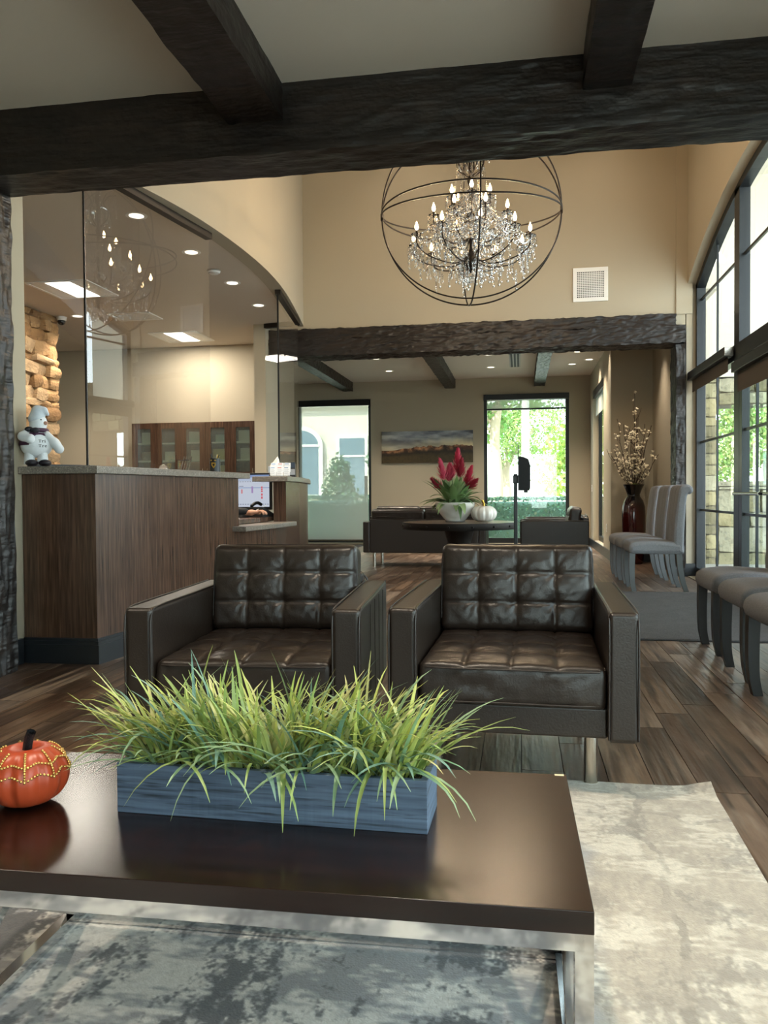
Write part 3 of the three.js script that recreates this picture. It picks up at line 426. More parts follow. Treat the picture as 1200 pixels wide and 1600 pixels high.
{ // items on the short counter
  const t = thing('tissue_box', 'pale printed tissue box with a tissue pulled up', 'tissue box', [-2.2, 1.087, -7.05], R(6));
  mk('box', bx(0.115, 0.1, 0.115, 0, 0.05, 0, 0.004), mat({ color: '#b9c6d3', roughness: 0.6 }), t);
  { const g = new THREE.ConeGeometry(0.045, 0.1, 14, 6, true), p = g.attributes.position; for (let i = 0; i < p.count; i++) { const y = p.getY(i), a = Math.atan2(p.getZ(i), p.getX(i)), k = 1 + 0.35 * Math.sin(a * 3 + y * 30); p.setXYZ(i, p.getX(i) * k + (y + 0.05) * 0.2, y, p.getZ(i) * k); } g.rotateX(0); g.computeVertexNormals(); mk('tissue', flat(g.translate(0, 0.145, 0)), mat({ color: '#efeae2', roughness: 0.95, side: THREE.DoubleSide }), t); }
  const cardTex = (seed) => { const cv = document.createElement('canvas'); cv.width = 96; cv.height = 128; const c = cv.getContext('2d'); c.fillStyle = '#e9edf2'; c.fillRect(0, 0, 96, 128); c.fillStyle = ['#8fb0d6', '#c98d86', '#7f97b8'][seed % 3]; c.fillRect(8, 10, 60, 14); c.fillStyle = '#9aa3ad'; for (let i = 0; i < 6; i++) c.fillRect(8, 40 + i * 13, 50 + (i * 17 + seed * 11) % 30, 4); const t2 = new THREE.CanvasTexture(cv); t2.colorSpace = THREE.SRGBColorSpace; return t2; };
  const h = thing('card_holder', 'clear holder filled with tiers of small printed cards', 'card holder', [-2.1, 1.087, -6.86], R(10));
  for (let r = 0; r < 2; r++) for (let k = 0; k < 3; k++) { const g = new THREE.BoxGeometry(0.055, 0.085, 0.008); g.rotateX(-0.3).translate(-0.06 + k * 0.06, 0.05 + r * 0.035, -r * 0.05); mk('card_stack', g, mat({ map: cardTex(r * 3 + k), roughness: 0.6 }), h); }
  mk('tray', mg([bx(0.19, 0.004, 0.11, 0, 0.002, -0.02), bx(0.19, 0.035, 0.003, 0, 0.02, 0.032)]), M.glass, h);
  const f = thing('payment_terminal', 'small black card terminal leaning on the short counter', 'terminal', [-2.09, 1.087, -7.2], R(25)); { const g = bx(0.075, 0.15, 0.03, 0, 0.075, 0, 0.01); g.rotateX(-0.25); mk('body', g, M.black, f); const s = bx(0.055, 0.05, 0.002, 0, 0.115, 0.016); s.rotateX(-0.25); mk('screen', s, mat({ color: '#39434f', roughness: 0.15 }), f); const kp = bx(0.055, 0.055, 0.003, 0, 0.05, 0.016); kp.rotateX(-0.25); mk('keypad', kp, mat({ color: '#8a8d91', roughness: 0.5 }), f); }
  // cup of pens with a gold emblem and a small clear pot of pens, on the long counter
  const cup = thing('pen_cup', 'black pen cup with a gold shield emblem on the long countertop', 'pen cup', [-2.19, 1.095, -5.55]);
  mk('cup', lathe([[0.0, 0.0], [0.037, 0.0], [0.038, 0.005], [0.039, 0.1], [0.036, 0.1], [0.035, 0.01], [0, 0.008]]), M.black, cup);
  const gold = mat({ color: '#c9a24a', roughness: 0.35, metalness: 0.8 }); const sh = poly([[-0.016, 0.02], [0.016, 0.02], [0.016, 0], [0.0, -0.022], [-0.016, 0]]), hol = new THREE.Path([[-0.008, 0.012], [-0.008, 0.001], [0, -0.01], [0.008, 0.001], [0.008, 0.012]].map((p) => new THREE.Vector2(...p))); sh.holes.push(hol);
  mk('emblem', ext(sh, 0.002).translate(0.004, 0.05, 0.0375), gold, cup); mk('band', ext(poly([[-0.022, -0.004], [0.022, -0.004], [0.022, 0.004], [-0.022, 0.004]]), 0.002).translate(0.002, 0.086, 0.0355), gold, cup);
  const rnd = rng(5), pc = ['#1c1c1c', '#d3b04a', '#2c2a28', '#e2ded6']; for (let k = 0; k < 6; k++) { const a = rnd() * 6.28, b = rnd() * 6.28; mk('pen', bar([Math.cos(a) * 0.02, 0.02, Math.sin(a) * 0.02], [Math.cos(b) * 0.032, 0.115 + rnd() * 0.02, Math.sin(b) * 0.032], 0.004, 6), mat({ color: pc[k % 4], roughness: 0.4 }), cup); }
  const pot = thing('clear_pen_stand', 'clear acrylic stand with slanted pale pens on the long countertop', 'pen stand', [-2.27, 1.095, -5.2]);
  mk('stand', bx(0.1, 0.006, 0.07, 0, 0.003, 0, 0.002), M.glass, pot); mk('top_plate', bx(0.09, 0.004, 0.05, 0.0, 0.075, 0, 0.001), mat({ color: '#3a332c', roughness: 0.4 }), pot); mk('upright', bx(0.004, 0.07, 0.05, -0.04, 0.04, 0), M.glass, pot);
  for (let k = 0; k < 4; k++) mk('pen', bar([-0.03 + k * 0.018, 0.006, 0], [0.0 + k * 0.018, 0.1, 0.01], 0.0035, 6), M.steel, pot);
  const bell = thing('clear_dispenser', 'small clear dome dispenser on the long countertop', 'dispenser', [-2.31, 1.095, -4.95]); mk('dome', lathe([[0.032, 0], [0.032, 0.012], [0.026, 0.028], [0.012, 0.036], [0, 0.038]], 24), M.crystal, bell); mk('base', cyl(0.034, 0.034, 0.004, 0, 0, 0, 24), M.black, bell);
}
{ // snowman figurine
  const s = thing('snowman_figurine', 'white snowman figurine with purple scarf standing at the counter end', 'figurine', [-2.662, 1.095, -4.09], R(34)); s.scale.setScalar(0.94);
  const snow = mat({ color: '#dcdfe2', roughness: 0.85, bumpMap: T.peel, bumpScale: 0.002 }), purple = mat({ color: '#46243f', roughness: 0.6 }), dark = mat({ color: '#1b1720', roughness: 0.5 });
  const body = (x, y, z) => { const p = [x, y, z]; let d = Math.hypot(x / 1.0, (y - 0.125) / 0.82, z / 0.92) - 0.088; d = smin(d, capsule(p, [0, 0.16, 0], [0.008, 0.225, 0.0], 0.055, 0.045), 0.03); d = smin(d, Math.hypot(x - 0.012, (y - 0.262), z) - 0.05, 0.015); return d; };
  mk('body', sdfGeo(body, [0, 0.16, 0], 0.18, 48), snow, s);
  mk('hat', sdfGeo((x, y, z) => { const p = [x, y, z]; let d = capsule(p, [0.004, 0.285, 0], [0.014, 0.325, 0], 0.048, 0.037); d = smin(d, capsule(p, [0.014, 0.325, 0], [0.045, 0.335, 0.012], 0.036, 0.018), 0.02); return smin(d, capsule(p, [0.045, 0.335, 0.012], [0.062, 0.312, 0.018], 0.018, 0.011), 0.01); }, [0.02, 0.3, 0], 0.11, 40), mat({ color: '#c3cbd3', roughness: 0.8, bumpMap: T.peel, bumpScale: 0.002 }), s);
  for (const [a, b, c] of [[[-0.055, 0.2, 0.03], [-0.075, 0.175, 0.06], [-0.035, 0.16, 0.088]], [[0.055, 0.19, 0.03], [0.1, 0.14, 0.045], [0.122, 0.105, 0.052]]]) mk('arm', sdfGeo((x, y, z) => smin(capsule([x, y, z], a, b, 0.022, 0.024), capsule([x, y, z], b, c, 0.024, 0.028), 0.02), b, 0.12, 40), snow, s);
  for (const [x, z] of [[-0.04, 0.02], [0.032, 0.03]]) { mk('leg', cyl(0.033, 0.027, 0.07, x, 0.012, z, 18), snow, s); const b = new THREE.SphereGeometry(0.034, 16, 10); b.scale(1.05, 0.62, 1.5).translate(x + 0.012, 0.02, z + 0.03); mk('boot', flat(b), dark, s); }
  mk('vest', sdfGeo((x, y, z) => { const b = body(x, y, z), shell = Math.abs(b - 0.004) - 0.005, cut = Math.max(0.125 - y, y - 0.2, Math.hypot(x - 0.03, y - 0.13, z - 0.1) < 0.075 ? 0.075 - Math.hypot(x - 0.03, y - 0.13, z - 0.1) : -1); return Math.max(shell, cut); }, [0, 0.16, 0], 0.13, 60), purple, s);
  { const g = new THREE.TorusGeometry(0.05, 0.013, 10, 24); g.rotateX(Math.PI / 2).translate(0.008, 0.215, 0); mk('scarf', flat(g), purple, s); }
  mk('bow', mg([flat(new THREE.SphereGeometry(0.02, 10, 8).scale(1.2, 0.8, 0.7).translate(-0.04, 0.218, 0.052)), flat(new THREE.SphereGeometry(0.02, 10, 8).scale(1.2, 0.8, 0.7).translate(-0.005, 0.212, 0.066)), flat(new THREE.SphereGeometry(0.012, 10, 8).translate(-0.022, 0.214, 0.064))]), dark, s);
  mk('nose', flat(new THREE.SphereGeometry(0.011, 12, 8).scale(1.3, 1, 1).translate(0.05, 0.258, 0.034)), mat({ color: '#b98d78', roughness: 0.8 }), s);
  for (const [x, z] of [[0.026, 0.047], [0.058, 0.012]]) mk('eye', flat(new THREE.SphereGeometry(0.004, 8, 6).translate(x, 0.276, z)), M.black, s);
  const font = await new FontLoader().loadAsync('fonts/droid/droid_serif_bold.typeface.json'), word = (t, y) => { let a = 0.12; for (const ch of t) { const g = new TextGeometry(ch, { font, size: 0.017, depth: 0.002, curveSegments: 3 }); g.computeBoundingBox(); const w = g.boundingBox.max.x; g.translate(0, 0, Math.sqrt(1 - ((y + 0.006 - 0.125) / 0.0722) ** 2) / Math.hypot(Math.sin(a + 0.08) / 0.088, Math.cos(a + 0.08) / 0.081)); g.rotateY(a).translate(0, y, 0); mk('letter', flat(g), M.black, s); a += (w + 0.004) / 0.083; } };
  word('Tri', 0.14); word('Tre', 0.112);
}
{ // person at the desk: only the forearm and hand reach into view
  const p = thing('person', 'person in a dark long-sleeved top reaching over the reception work surface', 'person', [-3.0, 0, -6.42]);
  const skin = mat({ color: '#b98a70', roughness: 0.6 }), top = mat({ color: '#16171a', roughness: 0.85 });
  const hd = [0.06, 0.955, -0.2];
  const body = (x, y, z) => { const q = [x, y, z]; let d = capsule(q, [0, 0.5, 0.05], [0.02, 0.76, -0.07], 0.15, 0.125); d = smin(d, capsule(q, [-0.15, 0.79, -0.08], [0.18, 0.79, -0.09], 0.055, 0.055), 0.06);
    d = smin(d, capsule(q, [0.19, 0.78, -0.09], [0.42, 0.795, -0.1], 0.05, 0.042), 0.03); d = smin(d, capsule(q, [0.42, 0.795, -0.1], [0.69, 0.785, -0.12], 0.042, 0.03), 0.02);
    d = smin(d, capsule(q, [-0.17, 0.78, -0.08], [-0.26, 0.66, -0.16], 0.05, 0.042), 0.03); d = smin(d, capsule(q, [-0.26, 0.66, -0.16], [-0.12, 0.77, -0.3], 0.042, 0.03), 0.02);
    for (const s of [-1, 1]) { d = smin(d, capsule(q, [s * 0.09, 0.5, 0.03], [s * 0.11, 0.5, -0.36], 0.085, 0.06), 0.05); d = smin(d, capsule(q, [s * 0.11, 0.5, -0.36], [s * 0.11, 0.09, -0.3], 0.06, 0.042), 0.03); d = smin(d, capsule(q, [s * 0.11, 0.04, -0.28], [s * 0.12, 0.035, -0.44], 0.038, 0.032), 0.02); } return d; };
  mk('body', sdfGeo(body, [0.13, 0.46, -0.12], 0.64, 96), top, p);
  mk('head', sdfGeo((x, y, z) => { const q = [x, y, z]; let d = capsule(q, [0.02, 0.82, -0.1], [0.05, 0.9, -0.16], 0.048, 0.046); d = smin(d, Math.hypot((x - hd[0]) / 0.78, (y - hd[1]) / 1.0, (z - hd[2]) / 0.92) - 0.098, 0.03); return smin(d, capsule(q, [0.07, 0.945, -0.29], [0.075, 0.93, -0.305], 0.012, 0.014), 0.012); }, [0.05, 0.94, -0.2], 0.2, 50), skin, p);
  mk('hair', sdfGeo((x, y, z) => Math.max(Math.hypot((x - hd[0]) / 0.82, (y - hd[1] - 0.01) / 1.0, (z - hd[2] - 0.012) / 0.98) - 0.106, z - hd[2] - 0.2, (-(z - hd[2]) - 0.055) - (y - hd[1]) * 0.7), [0.06, 0.96, -0.19], 0.16, 44), mat({ color: '#2b1e17', roughness: 0.6 }), p);
  const hand = (w, fl) => (x, y, z) => { const q = [x, y, z]; let d = capsule(q, [-0.06, 0.0, 0], [0.0, 0.0, 0], 0.022, 0.024); d = smin(d, Math.min(capsule(q, [0.0, 0.004, -0.022], [0.055, 0.006, -0.026], 0.016, 0.014), capsule(q, [0.0, 0.004, 0.016], [0.052, 0.006, 0.022], 0.016, 0.013), capsule(q, [0, 0.004, 0], [0.055, 0.007, 0], 0.016, 0.014)), 0.02);
    [[-0.03, 0.072], [-0.01, 0.08], [0.011, 0.074], [0.029, 0.058]].forEach(([fz, L], i) => { const a = [0.052, 0.006, fz * 0.85], b = [0.052 + L * 0.5, 0.016, fz], c = [0.052 + L * 0.82, 0.004, fz * 1.03], e = [0.052 + L, -0.012, fz * 1.05]; d = smin(d, Math.min(capsule(q, a, b, 0.0098, 0.0088), capsule(q, b, c, 0.0088, 0.0082), capsule(q, c, e, 0.0082, 0.007)), 0.006); });
    return smin(d, Math.min(capsule(q, [0.0, 0, -0.025], [0.03, -0.004, -0.052], 0.0125, 0.0105), capsule(q, [0.03, -0.004, -0.052], [0.058, -0.01, -0.058], 0.0105, 0.0085)), 0.01); };
  const hg = sdfGeo(hand(), [0.03, 0, 0], 0.11, 72); const h1 = mk('hand', hg.clone().scale(1, 1, -1), skin, p); h1.material = skin; h1.geometry = (() => { const g = hg.clone(); return g; })(); h1.position.set(0.74, 0.776, -0.125); h1.rotation.y = R(6);
  const h2 = mk('hand', hg, skin, p); h2.position.set(-0.09, 0.782, -0.34); h2.rotation.y = R(75);
  const c = thing('office_chair', 'black swivel office chair tucked behind the reception desk', 'chair', [-3.0, 0, -6.36]);
  mk('seat', bx(0.46, 0.06, 0.44, 0, 0.31, 0.0, 0.028), M.blackMatte, c); mk('column', cyl(0.03, 0.03, 0.2, 0, 0.08, 0), M.black, c); mk('backrest', bx(0.42, 0.32, 0.05, 0, 0.68, 0.27, 0.025), M.blackMatte, c); mk('back_bar', bar([0, 0.31, 0.21], [0, 0.6, 0.28], 0.018), M.black, c);
  for (let k = 0; k < 5; k++) { const a = k * 1.2566 + 0.3; mk('foot', bar([0, 0.09, 0], [Math.cos(a) * 0.27, 0.055, Math.sin(a) * 0.27], 0.016), M.black, c); mk('castor', flat(new THREE.SphereGeometry(0.026, 12, 8).translate(Math.cos(a) * 0.27, 0.027, Math.sin(a) * 0.27)), M.black, c); }
}

// ---------------------------------------------------------------- leather seating
// cushion: rounded block, front face (+z) crowned and tufted with seams and puckers
function cushion(w, h, d, { r = 0.03, cols = 4, rows = 3, crown = 0.018, seed = 1, tuft = true, sag = 0 } = {}) {
  const nx = Math.round(w / 0.0075), ny = Math.round(h / 0.0075), nz = 9; let g = new THREE.BoxGeometry(w, h, d, nx, ny, nz); const p = g.attributes.position, v = V(), q = V();
  const sx = [], sy = []; for (let i = 1; i < cols; i++) sx.push(-w / 2 + w * i / cols); for (let j = 1; j < rows; j++) sy.push(-h / 2 + h * j / rows);
  const nodes = []; for (const x of sx) for (const y of sy) nodes.push([x, y]);
  for (let i = 0; i < p.count; i++) {
    v.fromBufferAttribute(p, i); q.set(clamp(v.x, -w / 2 + r, w / 2 - r), clamp(v.y, -h / 2 + r, h / 2 - r), clamp(v.z, -d / 2 + r, d / 2 - r));
    const n = v.clone().sub(q); if (n.lengthSq() > 0) n.normalize(); const o = q.clone().addScaledVector(n, r);
    const u = o.x / (w / 2), t = o.y / (h / 2), front = clamp(n.z) ** 1.5 * sstep(0, 0.3, n.z); let dz = crown * (1 - u ** 4) * (1 - t ** 4);
    if (tuft) {
      let gr = 0; for (const x of sx) gr = Math.max(gr, Math.exp(-(((o.x - x) / 0.006) ** 2))); for (const y of sy) gr = Math.max(gr, Math.exp(-(((o.y - y) / 0.006) ** 2)));
      let puff = 1; for (const x of sx) puff *= 1 - 0.5 * Math.exp(-Math.abs(o.x - x) / 0.028); for (const y of sy) puff *= 1 - 0.5 * Math.exp(-Math.abs(o.y - y) / 0.028);
      let dim = 0, wr = 0; nodes.forEach(([x, y], k) => { const rr = Math.hypot(o.x - x, o.y - y), a = Math.atan2(o.y - y, o.x - x); dim += Math.exp(-((rr / 0.03) ** 1.4)); wr += Math.sin(a * 9 + k * 1.7 + noise3(o.x * 30, o.y * 30, k) * 2.2) * Math.exp(-rr / 0.032) * sstep(0.004, 0.02, rr); });
      dz += -0.0045 * gr + 0.008 * (puff - 0.6) - 0.015 * dim + 0.0042 * wr;
    }
    dz += 0.0014 * noise3(o.x * 26 + seed, o.y * 34, seed * 3.3) + 0.001 * noise3(o.x * 60 + o.y * 24, o.y * 60 - o.x * 20, seed);
    const edge = 0.0022 * noise3(o.x * 40, o.y * 40 + seed, o.z * 60) * (1 - front);
    o.z += dz * front; o.addScaledVector(n, edge + 0.004 * noise3(o.x * 9 + seed, o.y * 9, o.z * 30) * (1 - front)); o.y -= sag * (1 - u * u) * (1 - front) * 0.3;
    p.setXYZ(i, o.x, o.y, o.z);
  }
  const s = smooth(g); return uvm(s);
}
const capTube = (pts, r) => tube(pts, r, 60, 6);
// seating block: w wide over the arms, d deep, n seats; origin at the floor, facing +z
function seating(name, label, category, w, n, pos, turn, group) {
  const o = thing(name, label, category, pos, turn, group), d = 0.85, ah = 0.575, aw = 0.09, bot = 0.185, iw = w - 2 * aw, cw = iw / n;
  for (const s of [-1, 1]) {
    const x = s * (w / 2 - aw / 2), a = mk('arm', bx(aw, ah - bot, d, x, (ah + bot) / 2, 0, 0.016), M.leather, o), xo = s * (w / 2), xi = s * (w / 2 - aw);
    for (const xx of [xo - s * 0.003, xi + s * 0.003]) mk('piping', tube([[xx, bot + 0.01, d / 2 - 0.003], [xx, ah - 0.03, d / 2 - 0.002], [xx, ah - 0.006, d / 2 - 0.02], [xx, ah - 0.001, d / 2 - 0.06], [xx, ah - 0.001, 0], [xx, ah - 0.001, -d / 2 + 0.02]], 0.0032, 50, 6), M.piping, a);
    for (const z of [0.16, 0.02, -0.12, -0.26]) mk('seam', bb(Math.min(xo, xo + s * 0.0015), Math.max(xo, xo + s * 0.0015), bot + 0.02, ah - 0.02, z - 0.002, z + 0.002), M.piping, a);
  }
  mk('front_rail', bx(iw, 0.092, 0.06, 0, bot + 0.052, d / 2 - 0.055, 0.008), M.leather, o);
  mk('underside', bb(-iw / 2, iw / 2, bot + 0.03, bot + 0.085, -d / 2 + 0.04, d / 2 - 0.08), M.blackMatte, o);
  const bp = mk('back_panel', bx(iw, 0.61 - bot, 0.07, 0, (0.61 + bot) / 2, -d / 2 + 0.036, 0.012), M.leather, o);
  mk('piping', tube([[-iw / 2 + 0.004, bot + 0.02, -d / 2 + 0.001], [-iw / 2 + 0.004, 0.6, -d / 2 + 0.002], [0, 0.607, -d / 2 + 0.002], [iw / 2 - 0.004, 0.6, -d / 2 + 0.002], [iw / 2 - 0.004, bot + 0.02, -d / 2 + 0.001]], 0.003, 40, 6), M.piping, bp);
  for (let k = 0; k < n; k++) {
    const x = -iw / 2 + cw * (k + 0.5), sd = 0.66;
    const c = cushion(cw - 0.004, sd, 0.125, { r: 0.022, rows: 4, cols: 4, crown: 0.016, seed: 2 + k }); c.rotateX(-Math.PI / 2).translate(x, 0.341, d / 2 - sd / 2 - 0.012); const sc = mk('seat_cushion', c, M.leather, o);
    const f = d / 2 - 0.012, xl = x - cw / 2 + 0.006, xr = x + cw / 2 - 0.006; for (const y of [0.392, 0.29]) mk('piping', tube([[xl, y, f - 0.1], [xl + 0.004, y, f - 0.016], [xl + 0.03, y, f - 0.003], [x, y, f + 0.0], [xr - 0.03, y, f - 0.003], [xr - 0.004, y, f - 0.016], [xr, y, f - 0.1]], 0.003, 50, 6), M.piping, sc);
    const b = cushion(cw - 0.004, 0.335, 0.14, { r: 0.03, rows: 3, cols: 4, crown: 0.02, seed: 5 + k }); b.rotateX(-0.16).translate(x, 0.562, -d / 2 + 0.175); const bc = mk('back_cushion', b, M.leather, o);
    const e = []; for (let t = 0; t <= 40; t++) { const a = t / 40 * Math.PI * 2, cx = Math.sign(Math.cos(a)) * Math.abs(Math.cos(a)) ** 0.22, cy = Math.sign(Math.sin(a)) * Math.abs(Math.sin(a)) ** 0.22; e.push(V(cx * (cw / 2 - 0.004), cy * 0.165, 0.048)); } e.pop();
    mk('piping', tube(e, 0.0034, 120, 6, true).rotateX(-0.16).translate(x, 0.562, -d / 2 + 0.175), M.piping, bc);
  }
  for (const s of [-1, 1]) for (const z of [d / 2 - 0.165, -d / 2 + 0.1]) mk('leg', cyl(0.0215, 0.0215, bot + 0.03, s * (w / 2 - 0.13), 0, z, 20), M.steel, o);
  return o;
}
const armchair = seating('leather_armchair', 'dark brown tufted leather armchair facing the coffee table with its chrome leg on the rug', 'armchair', 0.752, 1, [-0.02, 0, -2.86], R(-1.4), 'tufted leather armchairs');
dup(armchair, [-0.889, 0, -2.796], R(4), 'dark brown tufted leather armchair standing beside the reception desk');
dup(armchair, [0.63, 0, -13.35], R(-91), 'black leather armchair by the lounge wall, beside the hand sanitiser stand');
dup(armchair, [0.66, 0, -12.5], R(-90), '');
scene.children.at(-1).position.set(0.43, 0, -10.66); scene.children.at(-1).userData.label = 'black leather armchair nearer the lintel, side on beside the sanitiser stand';
scene.children.at(-2).position.set(0.5, 0, -11.6); scene.children.at(-2).userData.label = 'black leather armchair mostly hidden behind the one nearer the lintel';
const sofa = seating('leather_loveseat', 'black leather loveseat turned with its back to the entrance hall', 'sofa', 1.55, 2, [-1.19, 0, -10.37], R(180), 'leather loveseats in the lounge');
dup(sofa, [-1.55, 0, -12.75], 0, 'black tufted leather loveseat facing the entrance hall below the landscape picture');

// ---------------------------------------------------------------- grey dining chairs
function loft(profile, w, { grooves = [], gd = 0.005, round = 0.02, n = 48 } = {}) { // closed profile (x, y) swept along z from -w/2 to w/2
  const c = new THREE.CatmullRomCurve3(profile.map(([x, y]) => V(x, y, 0)), true, 'catmullrom', 0.4), m = 96, pts = c.getSpacedPoints(m).slice(0, m), cen = pts.reduce((a, b) => a.add(b), V()).divideScalar(m), pos = [], idx = [];
  const nr = pts.map((p, i) => { const a = pts[(i + m - 1) % m], b = pts[(i + 1) % m], t = b.clone().sub(a).normalize(); return V(t.y, -t.x, 0); }); const area = pts.reduce((s, p, i) => { const q = pts[(i + 1) % m]; return s + p.x * q.y - q.x * p.y; }, 0), sg = area > 0 ? 1 : -1;
  for (let k = 0; k <= n; k++) { const z = -w / 2 + w * k / n, e = Math.max(0, round - (w / 2 - Math.abs(z))), ins = round - Math.sqrt(Math.max(0, round * round - e * e)); let gv = 0; for (const q of grooves) gv = Math.max(gv, gd * Math.exp(-(((z - q) / 0.008) ** 2))); pts.forEach((p, i) => pos.push(p.x - sg * nr[i].x * (ins + gv), p.y - sg * nr[i].y * (ins + gv), z)); }
  for (let k = 0; k < n; k++) for (let i = 0; i < m; i++) { const a = k * m + i, b = k * m + (i + 1) % m, e = a + m, f = b + m; sg > 0 ? idx.push(a, b, e, b, f, e) : idx.push(a, e, b, b, e, f); }
  for (const [k, s] of [[0, -1], [n, 1]]) { const base = pos.length / 3; let mx = 0, my = 0; for (let i = 0; i < m; i++) { mx += pos[(k * m + i) * 3]; my += pos[(k * m + i) * 3 + 1]; } const tri = THREE.ShapeUtils.triangulateShape(pts.map((p, i) => new THREE.Vector2(pos[(k * m + i) * 3], pos[(k * m + i) * 3 + 1])), []); for (const [a, b, e] of tri) (s * 1 > 0) ? idx.push(k * m + a, k * m + b, k * m + e) : idx.push(k * m + a, k * m + e, k * m + b); }
  const g = new THREE.BufferGeometry(); g.setAttribute('position', new THREE.Float32BufferAttribute(pos, 3)); g.setIndex(idx); g.computeVertexNormals(); return uvm(g);
}
function sabre(pts, a, b) { // square tapering leg along points
  const c = new THREE.CatmullRomCurve3(pts.map((p) => V(...p))), n = 10, pos = [], idx = []; for (let i = 0; i <= n; i++) { const p = c.getPoint(i / n), s = lerp(a, b, i / n) / 2; for (const [u, v] of [[-1, -1], [1, -1], [1, 1], [-1, 1]]) pos.push(p.x + u * s, p.y, p.z + v * s); }
  for (let i = 0; i < n; i++) for (let k = 0; k < 4; k++) { const q = i * 4 + k, r = i * 4 + (k + 1) % 4; idx.push(q, q + 4, r, r, q + 4, r + 4); } idx.push(0, 1, 2, 0, 2, 3, n * 4, n * 4 + 2, n * 4 + 1, n * 4, n * 4 + 3, n * 4 + 2);
  const g = new THREE.BufferGeometry(); g.setAttribute('position', new THREE.Float32BufferAttribute(pos, 3)); g.setIndex(idx); const f = g.toNonIndexed(); f.computeVertexNormals(); return uvm(f);
}
function greyChair(label, pos, turn, legMat, group, back = true) { // facing -x
  const o = thing('upholstered_chair', label, 'chair', pos, turn, group);
  mk('seat', loft([[-0.235, 0.36], [-0.25, 0.395], [-0.242, 0.435], [-0.2, 0.462], [-0.08, 0.475], [0.06, 0.47], [0.19, 0.46], [0.235, 0.44], [0.235, 0.37], [0.2, 0.352], [0, 0.35], [-0.2, 0.352]], 0.47, { round: 0.035 }), M.grey, o);
  mk('backrest', loft([[0.16, 0.37], [0.155, 0.5], [0.165, 0.68], [0.185, 0.85], [0.2, 0.945], [0.222, 0.985], [0.265, 0.998], [0.305, 0.985], [0.325, 0.955], [0.32, 0.92], [0.295, 0.905], [0.275, 0.9], [0.262, 0.8], [0.25, 0.6], [0.245, 0.45], [0.245, 0.36], [0.2, 0.355]], 0.46, { round: 0.022, grooves: [-0.082, 0.082], gd: 0.009 }), M.grey, o);
  for (const z of [-0.185, 0.185]) { mk('leg', sabre([[-0.213, 0.37, z], [-0.216, 0.2, z], [-0.211, 0.08, z], [-0.195, 0, z]], 0.052, 0.042), legMat, o); mk('leg', sabre([[0.205, 0.37, z], [0.215, 0.24, z], [0.24, 0.1, z], [0.272, 0, z]], 0.05, 0.04), legMat, o); }
  return o;
}
const gcl = greyChair('grey fabric chair with rolled back next to the entrance mat, facing the hall', [1.25, 0, -7.97], 0, M.greywood, 'grey chairs by the lounge opening');
dup(gcl, [1.25, 0, -8.59], R(1), 'grey fabric chair with rolled back in the middle of the row by the vase'); dup(gcl, [1.245, 0, -9.21], R(-1), 'grey fabric chair with rolled back beside the timber post and the tall vase');
const gcr = greyChair('grey fabric dark-legged chair at the edge of the entrance mat', [1.31, 0, -4.945], 0, M.darkwood, 'grey chairs along the glazing');
dup(gcr, [1.295, 0, -4.3], R(1), 'grey fabric dark-legged chair, middle one of the row along the glazing'); dup(gcr, [1.265, 0, -3.685], R(2), 'grey fabric dark-legged chair below the cross timber at the near end of its row');

// ---------------------------------------------------------------- rugs
{
  const w = 2.2, d = 3.3, g = new THREE.BoxGeometry(w, 0.012, d, 60, 1, 80), p = g.attributes.position; for (let i = 0; i < p.count; i++) { const x = p.getX(i), z = p.getZ(i), c = Math.exp(-(((x - w / 2) / 0.06) ** 2 + ((z + d / 2) / 0.05) ** 2)); p.setY(i, p.getY(i) + 0.02 * c + 0.0008 * noise3(x * 5, 3, z * 5)); p.setX(i, x + 0.004 * noise3(z * 2, 1, 0)); }
  g.computeVertexNormals(); const r = one('area_rug', uvm(g), M.rug, 'pale distressed grey and cream area rug under the coffee table', 'rug'); r.position.set(-0.545, 0.007, -0.955); r.rotation.y = R(-0.8);
  const m = thing('entrance_mat', 'dark grey carpet mat in front of the entrance doors', 'mat', [1.15, 0, -6.44]); mk('pile', bx(1.2, 0.009, 2.46, 0, 0.0045, 0, 0.003), M.mat, m); mk('rubber_edge', mg([bb(-0.615, 0.615, 0, 0.006, 1.225, 1.25), bb(-0.615, 0.615, 0, 0.006, -1.25, -1.225), bb(-0.62, -0.598, 0, 0.006, -1.225, 1.225), bb(0.598, 0.62, 0, 0.006, -1.225, 1.225)]), M.blackMatte, m);
}
